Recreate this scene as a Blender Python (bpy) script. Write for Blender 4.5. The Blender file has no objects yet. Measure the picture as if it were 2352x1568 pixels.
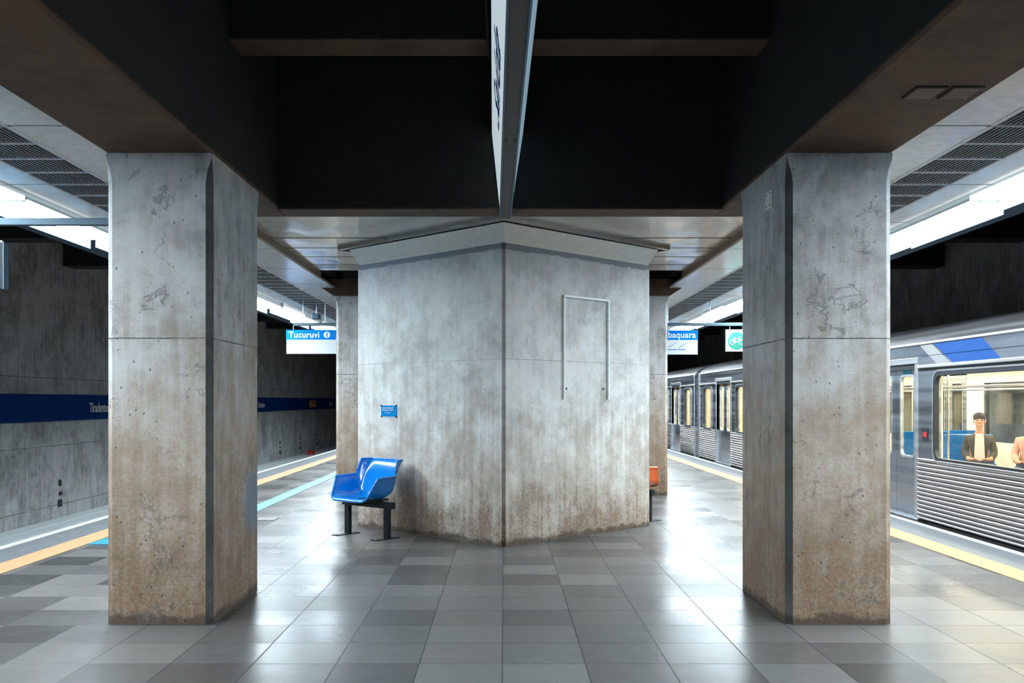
import bpy, bmesh, math, random
from mathutils import Vector, Matrix

random.seed(7)
S = bpy.context.scene
COL = S.collection
F = 2229.0            # focal length in pixels of the 2352 wide frame
PI = math.pi

# ------------------------------------------------------------------ camera
cam_d = bpy.data.cameras.new('camera')
cam = bpy.data.objects.new('camera', cam_d)
COL.objects.link(cam)
cam.location = (0.0, 0.0, 1.5)
cam.rotation_euler = (PI / 2, 0, 0)
cam_d.sensor_width = 36.0
cam_d.sensor_fit = 'HORIZONTAL'
cam_d.lens = 36.0 * F / 2352.0
cam_d.shift_x = 19.0 / 2352.0
cam_d.shift_y = 136.0 / 2352.0
cam_d.clip_start = 0.05
cam_d.clip_end = 300
S.camera = cam

# ------------------------------------------------------------------ world and view
W = bpy.data.worlds.new('world')
S.world = W
W.use_nodes = True
W.node_tree.nodes['Background'].inputs[0].default_value = (0.02, 0.05, 0.07, 1)
W.node_tree.nodes['Background'].inputs[1].default_value = 0.02
S.view_settings.view_transform = 'Standard'
S.view_settings.look = 'None'
S.view_settings.exposure = 1.15
S.view_settings.gamma = 1.0
S.view_settings.use_curve_mapping = False
cy = S.cycles
cy.use_adaptive_sampling = True
cy.adaptive_threshold = 0.02
cy.max_bounces = 6
cy.diffuse_bounces = 4
cy.glossy_bounces = 3
cy.transmission_bounces = 4
cy.transparent_max_bounces = 8
cy.caustics_reflective = False
cy.caustics_refractive = False
cy.sample_clamp_indirect = 4.0
cy.use_light_tree = True
LAMP_STRENGTH = 42.0
LAMP_COLOR = (0.80, 0.93, 1.0)
TRAIN_LIGHT = 20.0

XC = -0.03            # centre line of the platform


def sx(side, v):
    return XC + side * v


# ================================================================== materials
class NT:
    """small node builder"""
    def __init__(self, name):
        self.m = bpy.data.materials.new(name)
        self.m.use_nodes = True
        self.t = self.m.node_tree
        self.n = self.t.nodes
        self.b = self.n['Principled BSDF']
        self._pos = None

    def link(self, a, b):
        self.t.links.new(a, b)

    def put(self, sock, v):
        if hasattr(v, 'node'):
            self.link(v, sock)
        else:
            if sock.type == 'RGBA' and not hasattr(v, '__len__'):
                v = (v, v, v, 1)
            if sock.type == 'RGBA' and len(v) == 3:
                v = (*v, 1)
            sock.default_value = v

    def pos(self):
        if self._pos is None:
            self._pos = self.n.new('ShaderNodeNewGeometry').outputs['Position']
        return self._pos

    def objpos(self):
        return self.n.new('ShaderNodeTexCoord').outputs['Object']

    def map(self, v, scale=(1, 1, 1), loc=(0, 0, 0)):
        k = self.n.new('ShaderNodeMapping')
        self.put(k.inputs['Vector'], v)
        k.inputs['Scale'].default_value = scale
        k.inputs['Location'].default_value = loc
        return k.outputs[0]

    def noise(self, v, scale, detail=4, rough=0.55, dist=0.0):
        k = self.n.new('ShaderNodeTexNoise')
        self.put(k.inputs['Vector'], v)
        k.inputs['Scale'].default_value = scale
        k.inputs['Detail'].default_value = detail
        k.inputs['Roughness'].default_value = rough
        k.inputs['Distortion'].default_value = dist
        return k.outputs[0]

    def voro(self, v, scale):
        k = self.n.new('ShaderNodeTexVoronoi')
        self.put(k.inputs['Vector'], v)
        k.inputs['Scale'].default_value = scale
        return k.outputs['Distance']

    def white(self, v):
        k = self.n.new('ShaderNodeTexWhiteNoise')
        k.noise_dimensions = '3D'
        self.put(k.inputs['Vector'], v)
        return k.outputs['Value']

    def math(self, op, a, b=0.0, c=0.0, clamp=False):
        k = self.n.new('ShaderNodeMath')
        k.operation = op
        k.use_clamp = clamp
        self.put(k.inputs[0], a)
        self.put(k.inputs[1], b)
        self.put(k.inputs[2], c)
        return k.outputs[0]

    def sep(self, v):
        k = self.n.new('ShaderNodeSeparateXYZ')
        self.put(k.inputs[0], v)
        return k.outputs

    def comb(self, x, y, z):
        k = self.n.new('ShaderNodeCombineXYZ')
        for i, a in enumerate((x, y, z)):
            self.put(k.inputs[i], a)
        return k.outputs[0]

    def rng(self, v, a, b, c=0.0, d=1.0, smooth=True):
        k = self.n.new('ShaderNodeMapRange')
        if smooth:
            k.interpolation_type = 'SMOOTHSTEP'
        self.put(k.inputs[0], v)
        for i, q in enumerate((a, b, c, d)):
            k.inputs[i + 1].default_value = q
        return k.outputs[0]

    def mix(self, f, a, b, mode='MIX'):
        k = self.n.new('ShaderNodeMix')
        k.data_type = 'RGBA'
        k.blend_type = mode
        self.put(k.inputs[0], f)
        self.put(k.inputs[6], a)
        self.put(k.inputs[7], b)
        return k.outputs[2]

    def bump(self, h, strength=0.3, dist=0.01):
        k = self.n.new('ShaderNodeBump')
        k.inputs['Strength'].default_value = strength
        k.inputs['Distance'].default_value = dist
        self.put(k.inputs['Height'], h)
        self.link(k.outputs[0], self.b.inputs['Normal'])

    def set(self, **kw):
        names = dict(color='Base Color', rough='Roughness', metal='Metallic', spec='Specular IOR Level',
                     coat='Coat Weight', coat_rough='Coat Roughness', emit='Emission Color',
                     emit_s='Emission Strength', alpha='Alpha', sub='Subsurface Weight')
        for k, v in kw.items():
            self.put(self.b.inputs[names[k]], v)
        return self.m


def plain(name, color, rough=0.5, metal=0.0, spec=0.5, coat=0.0, var=0.12, scale=30.0):
    """a paint, plastic or metal with slight procedural wear"""
    t = NT(name)
    n = t.noise(t.objpos(), scale, 3)
    f = t.rng(n, 0.3, 0.7, 1 - var, 1 + var * 0.4, False)
    c = t.mix(1.0, color, t.comb(f, f, f), 'MULTIPLY')
    t.set(color=c, rough=t.rng(n, 0.3, 0.7, rough * 0.85, min(1, rough * 1.15), False), metal=metal, spec=spec, coat=coat)
    return t.m


def glow(name, color, strength, sampling='NONE'):
    t = NT(name)
    t.set(color=(0.8, 0.8, 0.8), emit=color, emit_s=strength)
    t.m.cycles.emission_sampling = sampling
    return t.m


def concrete(name, light, dark, dirt=(0.165, 0.080, 0.030), warm=(0.40, 0.27, 0.16), d1=None, d2=None, joints=(), joint_w=0.005,
             top_band=None, streak=0.35, squiggle=0.0, vjoint=None, rough_bump=0.35, base_band=True, blue_patch=False):
    t = NT(name)
    p = t.pos()
    x, y, z = t.sep(p)
    big = t.noise(p, 1.3, 6, 0.65, 0.3)
    mid = t.noise(t.map(p, loc=(3, 7, 1)), 6.0, 6, 0.7)
    fine = t.noise(p, 90.0, 4, 0.7)
    vst = t.noise(t.map(p, scale=(1, 1, 0.06)), 14.0, 5, 0.65)
    vfine = t.noise(t.map(p, scale=(1, 1, 0.05)), 70.0, 3, 0.6)
    tone = t.math('ADD', t.math('MULTIPLY', big, 0.65), t.math('MULTIPLY', mid, 0.35))
    tone = t.math('ADD', tone, t.math('MULTIPLY', vst, streak))
    tone = t.math('ADD', tone, t.math('MULTIPLY', vfine, streak * 0.35))
    tone = t.math('ADD', tone, t.math('MULTIPLY', fine, 0.34))
    c0 = (1.0 + streak * 1.35 + 0.34) * 0.5
    tone = t.rng(tone, c0 - 0.17, c0 + 0.13)
    c = t.mix(tone, dark, light)
    # cool cement patches
    pat = t.rng(t.noise(t.map(p, loc=(11, 2, 5)), 2.2, 5, 0.6, 0.6), 0.52, 0.60)
    c = t.mix(t.math('MULTIPLY', pat, 0.28), c, tuple(v * k for v, k in zip(light, (1.12, 1.22, 1.28))))
    # grime of the lower part, brown and ragged, where hands, bags and mops reach
    speck = t.rng(t.noise(p, 38.0, 5, 0.75), 0.35, 0.68, 0.55, 1.0)
    for dd, colr, ww in ((d1, warm, 1.6), (d2, dirt, 1.0)):
        if not dd:
            continue
        h = t.math('ADD', z, t.math('MULTIPLY', t.math('SUBTRACT', vst, 0.5), ww * 1.1))
        h = t.math('ADD', h, t.math('MULTIPLY', t.math('SUBTRACT', big, 0.5), ww * 1.5))
        h = t.math('ADD', h, t.math('MULTIPLY', t.math('SUBTRACT', mid, 0.5), ww * 0.7))
        g = t.math('MULTIPLY', t.rng(h, dd[0], dd[1], 0.0, dd[2]), speck)
        c = t.mix(g, c, colr)
    if base_band:
        bb = t.rng(t.math('ADD', z, t.math('MULTIPLY', t.math('SUBTRACT', mid, 0.5), 0.22)), 0.085, 0.03)
        c = t.mix(t.math('MULTIPLY', bb, 0.7), c, (0.035, 0.028, 0.022))
    # pits
    pitn = t.voro(t.map(p, scale=(1, 1, 0.7)), 17.0)
    pitm = t.rng(mid, 0.42, 0.58)
    pit = t.math('MULTIPLY', t.rng(pitn, 0.13, 0.07), pitm)
    c = t.mix(t.math('MULTIPLY', pit, 0.55), c, (0.05, 0.045, 0.04))
    # small rust coloured flecks
    rust = t.rng(t.noise(t.map(p, scale=(1, 1, 0.45), loc=(5, 5, 5)), 11.0, 6, 0.8), 0.61, 0.69)
    rust = t.math('MULTIPLY', rust, t.rng(z, 2.0, 1.0))
    c = t.mix(t.math('MULTIPLY', rust, 0.5), c, (0.22, 0.09, 0.035))
    hgt = t.math('SUBTRACT', t.math('ADD', t.math('MULTIPLY', fine, 0.5), t.math('MULTIPLY', mid, 0.6)), pit)
    if squiggle:
        q = t.math('ABSOLUTE', t.math('SUBTRACT', t.noise(t.map(p, loc=(1.7, 0, 2.3)), 2.4, 7, 0.62, 0.5), 0.5))
        qm = t.rng(t.noise(t.map(p, loc=(9, 4, 0)), 2.6, 2), 0.55, 0.60)
        q = t.math('MULTIPLY', t.rng(q, 0.014, 0.004), qm)
        c = t.mix(t.math('MULTIPLY', q, squiggle), c, (0.10, 0.10, 0.10))
    for jz in joints:
        j = t.math('ABSOLUTE', t.math('SUBTRACT', t.math('ADD', z, t.math('MULTIPLY', t.math('SUBTRACT', mid, .5), .012)), jz))
        j = t.rng(j, joint_w, joint_w * 0.3)
        j = t.math('MULTIPLY', j, t.rng(big, 0.40, 0.52, 0.25, 1.0))
        c = t.mix(t.math('MULTIPLY', j, 0.75), c, (0.07, 0.06, 0.055))
        hgt = t.math('SUBTRACT', hgt, t.math('MULTIPLY', j, 1.2))
    if vjoint:
        v = t.math('ABSOLUTE', t.math('SUBTRACT', t.math('FRACT', t.math('DIVIDE', y, vjoint)), 0.5))
        v = t.math('MULTIPLY', t.rng(v, 0.006, 0.002), t.rng(big, .4, .55))
        c = t.mix(t.math('MULTIPLY', v, 0.5), c, (0.06, 0.06, 0.06))
    if blue_patch:      # a ragged blue-tinted patch on the left column's inner side
        a_ = t.math('DIVIDE', t.math('SUBTRACT', y, 7.62), 0.50)
        b_ = t.math('DIVIDE', t.math('SUBTRACT', z, 0.72), 0.34)
        q = t.math('SQRT', t.math('ADD', t.math('MULTIPLY', a_, a_), t.math('MULTIPLY', b_, b_)))
        q = t.math('ADD', q, t.math('MULTIPLY', t.math('SUBTRACT', vst, 0.5), 0.9))
        q = t.math('MULTIPLY', t.rng(q, 1.0, 0.25), t.rng(t.math('ABSOLUTE', t.math('ADD', x, 1.955)), 0.03, 0.01))
        c = t.mix(t.math('MULTIPLY', q, 0.45), c, (0.07, 0.27, 0.45))
    if top_band:
        k = t.math('ADD', z, t.math('MULTIPLY', t.math('SUBTRACT', mid, 0.5), 0.09))
        k = t.rng(k, top_band - 0.006, top_band + 0.006)
        c = t.mix(t.math('MULTIPLY', k, 0.75), c, (0.17, 0.20, 0.24))
        hgt = t.math('SUBTRACT', hgt, t.math('MULTIPLY', k, 0.8))
    t.bump(hgt, rough_bump, 0.012)
    t.set(color=c, rough=t.rng(fine, 0.3, 0.7, 0.55, 0.8, False), spec=0.35)
    return t.m


M = {}
M['column'] = concrete('column_concrete', (0.58, 0.56, 0.54), (0.27, 0.26, 0.25), joints=(1.917,), squiggle=0.55, streak=0.28,
                       d1=(2.5, 0.9, 0.82), d2=(1.35, -0.1, 0.9), rough_bump=0.8, blue_patch=True)
M['pier'] = concrete('pier_concrete', (0.80, 0.79, 0.76), (0.48, 0.475, 0.455), joints=(1.93,), joint_w=0.003, streak=0.2,
                     top_band=3.06, d1=(1.7, 0.55, 0.62), d2=(0.72, 0.0, 0.85), rough_bump=0.3)
M['shaded_corner'] = concrete('shaded_corner_concrete', (0.11, 0.108, 0.10), (0.04, 0.042, 0.04), streak=0.2)  # shade of the columns' inner corner, put into a darker concrete colour
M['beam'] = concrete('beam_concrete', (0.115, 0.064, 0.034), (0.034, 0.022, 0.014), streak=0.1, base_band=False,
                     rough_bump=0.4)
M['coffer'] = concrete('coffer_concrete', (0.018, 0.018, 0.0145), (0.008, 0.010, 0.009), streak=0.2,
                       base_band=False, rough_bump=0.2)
M['wall'] = concrete('wall_concrete', (0.42, 0.425, 0.42), (0.17, 0.17, 0.17), joints=(0.6, -0.6, 1.95), joint_w=0.012,
                     streak=0.4, vjoint=2.4, base_band=False, squiggle=0.3)
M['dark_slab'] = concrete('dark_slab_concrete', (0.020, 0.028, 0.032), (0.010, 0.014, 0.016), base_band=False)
M['plate'] = plain('soffit_plate', (0.20, 0.15, 0.125), 0.8)
M['edge_slab'] = plain('edge_slab_paint', (0.012, 0.05, 0.10), 0.6)


def floor_mat():
    t = NT('granite_tiles')
    T = 0.474
    x, y, z = t.sep(t.pos())
    u = t.math('DIVIDE', t.math('SUBTRACT', x, -0.008), T)
    v = t.math('DIVIDE', t.math('SUBTRACT', y, 5.536), T)
    idv = t.comb(t.math('FLOOR', u), t.math('FLOOR', v), 3.0)
    r1 = t.white(idv)
    r2 = t.white(t.map(idv, loc=(17, 5, 2)))
    def edge(w):
        f = t.math('FRACT', w)
        return t.math('MINIMUM', f, t.math('SUBTRACT', 1.0, f))
    e = t.math('MINIMUM', edge(u), edge(v))
    grout = t.rng(e, 0.012, 0.005)
    sp = t.noise(t.pos(), 90.0, 3, 0.7)
    big = t.noise(t.pos(), 1.1, 4)
    mott = t.noise(t.pos(), 9.0, 4, 0.6)
    val = t.math('ADD', t.math('MULTIPLY', r1, 0.72), t.math('MULTIPLY', t.rng(sp, .25, .75), 0.22))
    val = t.math('ADD', val, t.math('MULTIPLY', t.rng(mott, .2, .8), 0.15))
    c = t.mix(t.math('MULTIPLY', val, 0.9), (0.026, 0.027, 0.029), (0.20, 0.195, 0.187))
    c = t.mix(t.math('MULTIPLY', r2, 0.22), c, (0.13, 0.095, 0.075))
    c = t.mix(t.math('MULTIPLY', grout, 0.6), c, (0.010, 0.010, 0.012))
    r = t.math('ADD', t.math('MULTIPLY', r2, 0.07), t.math('MULTIPLY', t.rng(big, .3, .7), 0.06))
    r = t.math('ADD', r, 0.235)
    hgt = t.math('ADD', t.math('MULTIPLY', t.noise(t.pos(), 2.5, 1), 0.6), t.math('MULTIPLY', grout, -1.0))
    t.bump(hgt, 0.06, 0.003)
    t.set(color=c, rough=t.math('ADD', r, t.math('MULTIPLY', grout, 0.2)), spec=0.2)
    return t.m


M['floor'] = floor_mat()


def metal_ceiling(name, color, metal, rough, wav=0.15):
    t = NT(name)
    n = t.noise(t.map(t.pos(), scale=(1.5, 0.8, 1)), 1.6, 0, 0.5, 0.5)
    n2 = t.noise(t.pos(), 14, 3)
    c = t.mix(t.rng(n2, .35, .65), tuple(v * 0.88 for v in color), color)
    t.bump(n, wav, 0.05)
    t.set(color=c, rough=rough, metal=metal, spec=0.6)
    return t.m


M['ceil_metal'] = metal_ceiling('ceiling_metal', (0.80, 0.80, 0.78), 0.25, 0.22)
M['ceil_inner'] = metal_ceiling('inner_ceiling_metal', (0.62, 0.57, 0.50), 0.55, 0.16, 0.35)
M['ceil_strip'] = plain('ceiling_strip_metal', (0.28, 0.34, 0.35), 0.35, 0.4)
M['fascia'] = plain('fascia_metal', (0.22, 0.16, 0.11), 0.5)
M['cove'] = plain('cove_white', (0.86, 0.87, 0.80), 0.4)
M['grille'] = plain('grille_metal', (0.62, 0.63, 0.65), 0.4, 0.2)
M['slat'] = plain('slat_metal', (0.30, 0.31, 0.33), 0.4, 0.2)
M['black'] = plain('matt_black', (0.008, 0.009, 0.011), 0.7)
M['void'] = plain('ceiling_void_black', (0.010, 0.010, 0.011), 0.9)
M['lamp_body'] = plain('lamp_housing_white', (0.7, 0.73, 0.75), 0.4)
M['lamp_glow'] = glow('lamp_glow', LAMP_COLOR, LAMP_STRENGTH, 'FRONT')
M['lamp_side'] = glow('lamp_side_glow', LAMP_COLOR, 0.7)
M['added_baffle'] = plain('added_baffle_blue_grey', (0.05, 0.16, 0.27), 0.6)  # for the added baffle; blue tint suggests the glow below the lamps
M['bracket'] = plain('bracket_blue_grey', (0.06, 0.12, 0.18), 0.5)
M['rail_bar'] = plain('hanger_bar_metal', (0.045, 0.085, 0.115), 0.5, 0.2)
M['steel'] = plain('galvanised_steel', (0.55, 0.57, 0.58), 0.35, 0.8)
M['chrome'] = plain('bright_steel', (0.78, 0.80, 0.82), 0.22, 0.85)
M['white_frame'] = plain('white_frame_paint', (0.92, 0.95, 0.96), 0.3)


def plastic(name, color, rough=0.16):
    t = NT(name)
    n = t.noise(t.objpos(), 5, 3)
    c = t.mix(t.rng(n, .3, .7), tuple(v * 0.85 for v in color), color)
    t.set(color=c, rough=rough, spec=0.6, coat=0.6, coat_rough=0.08)
    return t.m


M['chair_blue'] = plastic('blue_chair_plastic', (0.0, 0.235, 0.72))
M['chair_orange'] = plastic('orange_chair_plastic', (0.85, 0.13, 0.01))
M['frame_dark'] = plain('dark_green_steel', (0.010, 0.018, 0.022), 0.45, 0.2)


def tactile(name, color, dots):
    t = NT(name)
    x, y, z = t.sep(t.pos())
    if dots:
        u = t.math('SUBTRACT', t.math('FRACT', t.math('DIVIDE', x, 0.0325)), 0.5)
        v = t.math('SUBTRACT', t.math('FRACT', t.math('DIVIDE', y, 0.0325)), 0.5)
        d = t.math('SQRT', t.math('ADD', t.math('MULTIPLY', u, u), t.math('MULTIPLY', v, v)))
        h = t.rng(d, 0.36, 0.24)
    else:
        u = t.math('ABSOLUTE', t.math('SUBTRACT', t.math('FRACT', t.math('DIVIDE', x, 0.055)), 0.5))
        h = t.rng(u, 0.32, 0.20)
    n = t.noise(t.pos(), 8, 4)
    c = t.mix(t.rng(n, .3, .7), tuple(v * 0.8 for v in color), color)
    c = t.mix(t.math('MULTIPLY', h, 0.35), tuple(v * 0.75 for v in color), c)
    t.bump(h, 0.5, 0.005)
    t.set(color=c, rough=0.5)
    return t.m


M['yellow'] = tactile('yellow_tactile', (0.60, 0.33, 0.155), True)
M['teal'] = tactile('teal_tactile', (0.03, 0.30, 0.35), False)
M['teal_flat'] = plain('teal_tile', (0.003, 0.20, 0.30), 0.5)
M['edge_white'] = plain('platform_edge_white', (0.46, 0.48, 0.47), 0.6, scale=8)
M['edge_band'] = plain('platform_edge_band', (0.13, 0.14, 0.15), 0.45, scale=8)
M['band_blue'] = plain('band_blue', (0.0, 0.030, 0.155), 0.8, spec=0.08, var=0.05)
M['sign_blue'] = plain('sign_blue', (0.0, 0.17, 0.58), 0.7, spec=0.1, var=0.03)
M['sign_white'] = plain('sign_white', (0.50, 0.53, 0.55), 0.4, var=0.03)
M['sign_navy'] = plain('sign_navy', (0.003, 0.03, 0.12), 0.5)
M['letter_white'] = plain('letter_white', (0.62, 0.66, 0.66), 0.45, var=0.04)
M['letter_blue'] = plain('letter_blue', (0.01, 0.08, 0.33), 0.45)
M['letter_grey'] = plain('letter_grey', (0.35, 0.45, 0.48), 0.6)
M['line_blue'] = plain('line_blue', (0.0, 0.13, 0.42), 0.45)
M['green'] = plain('sign_green', (0.0, 0.16, 0.115), 0.45)
M['plaque_blue'] = plain('plaque_blue', (0.0, 0.24, 0.62), 0.3)
M['panel_glow'] = glow('lightbox_white', (0.72, 0.88, 0.95), 0.27)
M['panel_side'] = glow('lightbox_blueish', (0.30, 0.55, 0.72), 0.2)
M['lightbox_side'] = plain('lightbox_blue_edge', (0.01, 0.10, 0.22), 0.4)
M['lightbox_under'] = plain('lightbox_underside', (0.055, 0.058, 0.052), 0.55)
M['poster_yellow'] = plain('yellow_sign', (0.75, 0.36, 0.05), 0.5)
M['red'] = plain('red_marker', (0.55, 0.02, 0.03), 0.5)
M['duct'] = plain('cable_duct_grey', (0.74, 0.80, 0.82), 0.55, scale=5)
M['track_bed'] = plain('track_bed_dark', (0.035, 0.035, 0.035), 0.9, scale=6)
M['rail'] = plain('rail_steel', (0.30, 0.28, 0.26), 0.4, 0.8)


def brushed(name, color, rough=0.28, metal=0.9):
    t = NT(name)
    n = t.noise(t.map(t.objpos(), scale=(1, 0.02, 1)), 12, 0, 0.5)
    g = t.noise(t.objpos(), 1.6, 1)
    c = t.mix(t.rng(n, .3, .7), tuple(v * 0.82 for v in color), color)
    c = t.mix(t.math('MULTIPLY', t.rng(g, .4, .7), 0.25), c, tuple(v * 0.6 for v in color))
    t.set(color=c, rough=t.rng(n, .3, .7, rough * .8, rough * 1.3, False), metal=metal)
    return t.m


M['train'] = brushed('train_steel', (0.34, 0.38, 0.44))
M['train_light'] = brushed('train_light_steel', (0.50, 0.53, 0.56), 0.35, 0.7)
M['train_roof'] = brushed('train_roof_steel', (0.26, 0.255, 0.27), 0.4, 0.8)
M['train_ribs'] = brushed('train_ribbed_steel', (0.42, 0.40, 0.40), 0.25, 0.95)
M['train_dark'] = plain('train_dark_recess', (0.012, 0.016, 0.022), 0.5)
M['train_under'] = plain('train_underframe', (0.01, 0.012, 0.014), 0.8)
M['train_blue'] = plain('train_blue_stripe', (0.0, 0.075, 0.33), 0.3)
M['train_stripe_light'] = plain('train_light_stripe', (0.33, 0.33, 0.34), 0.4)
M['train_in'] = plain('train_interior_cream', (0.88, 0.80, 0.66), 0.5, scale=4)
M['train_in2'] = plain('train_interior_panel', (0.55, 0.45, 0.36), 0.5, scale=4)
M['train_floor'] = plain('train_floor', (0.25, 0.24, 0.23), 0.6)
M['train_glow'] = glow('train_ceiling_light', (1.0, 0.86, 0.62), TRAIN_LIGHT, 'FRONT')
M['seat_blue'] = plain('train_seat_blue', (0.0, 0.13, 0.42), 0.35)
M['orange_tag'] = plain('door_tag_orange', (0.9, 0.40, 0.03), 0.5)
M['cyan_tag'] = plain('door_tag_cyan', (0.0, 0.40, 0.70), 0.4)


def glass_mat():
    m = bpy.data.materials.new('window_glass')
    m.use_nodes = True
    nt = m.node_tree
    nt.nodes.clear()
    o = nt.nodes.new('ShaderNodeOutputMaterial')
    tr = nt.nodes.new('ShaderNodeBsdfTransparent')
    tr.inputs[0].default_value = (0.90, 0.93, 0.92, 1)
    gl = nt.nodes.new('ShaderNodeBsdfGlossy')
    gl.inputs['Roughness'].default_value = 0.04
    lw = nt.nodes.new('ShaderNodeLayerWeight')
    lw.inputs[0].default_value = 0.5
    pw = nt.nodes.new('ShaderNodeMath')
    pw.operation = 'POWER'
    pw.inputs[1].default_value = 4.0
    nt.links.new(lw.outputs['Facing'], pw.inputs[0])
    fr = nt.nodes.new('ShaderNodeMath')
    fr.operation = 'MULTIPLY_ADD'
    fr.inputs[1].default_value = 0.5
    fr.inputs[2].default_value = 0.03
    nt.links.new(pw.outputs[0], fr.inputs[0])
    mx = nt.nodes.new('ShaderNodeMixShader')
    nt.links.new(fr.outputs[0], mx.inputs[0])
    nt.links.new(tr.outputs[0], mx.inputs[1])
    nt.links.new(gl.outputs[0], mx.inputs[2])
    nt.links.new(mx.outputs[0], o.inputs[0])
    return m


M['glass'] = glass_mat()
M['skin'] = plain('skin', (0.62, 0.34, 0.24), 0.5, var=0.05)
M['hair'] = plain('dark_hair', (0.02, 0.014, 0.012), 0.7)
M['cloth_dark'] = plain('dark_grey_cloth', (0.06, 0.055, 0.05), 0.9)
M['cloth_white'] = plain('white_cloth', (0.7, 0.68, 0.66), 0.9)
M['cloth_pink'] = plain('pale_pink_cloth', (0.70, 0.42, 0.36), 0.9)
M['cloth_blue'] = plain('blue_jeans', (0.03, 0.06, 0.14), 0.9)


# ================================================================== geometry helpers
class MB:
    def __init__(self):
        self.v = []
        self.f = []

    def add(self, vs, fs, mtx=None):
        k = len(self.v)
        for p in vs:
            p = Vector(p)
            self.v.append(tuple(mtx @ p) if mtx else tuple(p))
        self.f += [tuple(i + k for i in f) for f in fs]
        return self

    def box(self, x0, x1, y0, y1, z0, z1, mtx=None):
        x0, x1 = min(x0, x1), max(x0, x1)
        y0, y1 = min(y0, y1), max(y0, y1)
        z0, z1 = min(z0, z1), max(z0, z1)
        vs = [(x0, y0, z0), (x1, y0, z0), (x1, y1, z0), (x0, y1, z0), (x0, y0, z1), (x1, y0, z1), (x1, y1, z1), (x0, y1, z1)]
        return self.add(vs, [(0, 3, 2, 1), (4, 5, 6, 7), (0, 1, 5, 4), (1, 2, 6, 5), (2, 3, 7, 6), (3, 0, 4, 7)], mtx)

    def prism(self, poly, a0, a1, axis='z', mtx=None):
        """poly: 2-D points; extruded between a0 and a1 along axis. axis z: (x,y); y: (x,z); x: (y,z)"""
        n = len(poly)
        def P(p, a):
            return {'z': (p[0], p[1], a), 'y': (p[0], a, p[1]), 'x': (a, p[0], p[1])}[axis]
        vs = [P(p, a0) for p in poly] + [P(p, a1) for p in poly]
        fs = [tuple(range(n)), tuple(range(2 * n - 1, n - 1, -1))]
        fs += [(i, i + n, (i + 1) % n + n, (i + 1) % n) for i in range(n)]
        return self.add(vs, fs, mtx)

    def tube(self, pts, r, seg=10, cap=True, closed=False):
        pts = [Vector(p) for p in pts]
        n = len(pts)
        rings = []
        up = None
        for i, p in enumerate(pts):
            a = pts[(i - 1) % n] if (closed or i > 0) else p
            b = pts[(i + 1) % n] if (closed or i < n - 1) else p
            d = (b - a).normalized()
            if up is None:
                up = d.orthogonal().normalized()
            up = (up - d * up.dot(d))
            up = up.normalized() if up.length > 1e-6 else d.orthogonal().normalized()
            s = d.cross(up)
            rr = r[i] if hasattr(r, '__len__') else r
            rings.append([p + (up * math.cos(2 * PI * k / seg) + s * math.sin(2 * PI * k / seg)) * rr for k in range(seg)])
        vs = [q for rg in rings for q in rg]
        fs = []
        m = n if closed else n - 1
        for i in range(m):
            j = (i + 1) % n
            for k in range(seg):
                l = (k + 1) % seg
                fs.append((i * seg + k, j * seg + k, j * seg + l, i * seg + l))
        if cap and not closed:
            fs.append(tuple(range(seg)))
            fs.append(tuple(reversed(range((n - 1) * seg, n * seg))))
        return self.add(vs, fs)

    def disc(self, c, r, a0, a1, axis='y', seg=28):
        poly = [(c[0] + r * math.cos(2 * PI * k / seg), c[1] + r * math.sin(2 * PI * k / seg)) for k in range(seg)]
        return self.prism(poly, a0, a1, axis)

    def ring(self, outer, inner, a0, a1, axis):
        """closed band between two polygons of equal length"""
        n = len(outer)
        def P(p, a):
            return {'z': (p[0], p[1], a), 'y': (p[0], a, p[1]), 'x': (a, p[0], p[1])}[axis]
        vs = [P(p, a0) for p in outer] + [P(p, a0) for p in inner] + [P(p, a1) for p in outer] + [P(p, a1) for p in inner]
        fs = []
        for i in range(n):
            j = (i + 1) % n
            fs += [(i, j, n + j, n + i), (2 * n + i, 3 * n + i, 3 * n + j, 2 * n + j), (i, 2 * n + i, 2 * n + j, j),
                   (n + i, n + j, 3 * n + j, 3 * n + i)]
        return self.add(vs, fs)

    def sphere(self, c, r, seg=20, rings=12):
        c = Vector(c)
        r = Vector(r if hasattr(r, '__len__') else (r, r, r))
        vs, fs = [], []
        for i in range(rings + 1):
            th = PI * i / rings
            for k in range(seg):
                ph = 2 * PI * k / seg
                vs.append((c.x + r.x * math.sin(th) * math.cos(ph), c.y + r.y * math.sin(th) * math.sin(ph), c.z + r.z * math.cos(th)))
        for i in range(rings):
            for k in range(seg):
                l = (k + 1) % seg
                fs.append((i * seg + k, (i + 1) * seg + k, (i + 1) * seg + l, i * seg + l))
        return self.add(vs, fs)

    def build(self, name, mat, parent=None, smooth=False, bevel=0.0, angle=35, keep=False):
        me = bpy.data.meshes.new(name)
        me.from_pydata(self.v, [], self.f)
        bm = bmesh.new()
        bm.from_mesh(me)
        bmesh.ops.remove_doubles(bm, verts=bm.verts, dist=1e-6)
        if not keep:
            bmesh.ops.recalc_face_normals(bm, faces=bm.faces)
        bm.to_mesh(me)
        bm.free()
        me.materials.append(mat)
        if smooth:
            for p in me.polygons:
                p.use_smooth = True
            me.set_sharp_from_angle(angle=math.radians(angle))
        o = bpy.data.objects.new(name, me)
        COL.objects.link(o)
        if parent:
            o.parent = parent
        if bevel:
            b = o.modifiers.new('bevel', 'BEVEL')
            b.width = bevel
            b.segments = 2
            b.limit_method = 'ANGLE'
        return o


def empty(name, loc=(0, 0, 0), rz=0.0):
    o = bpy.data.objects.new(name, None)
    COL.objects.link(o)
    o.location = loc
    o.rotation_euler = (0, 0, rz)
    return o


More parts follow.
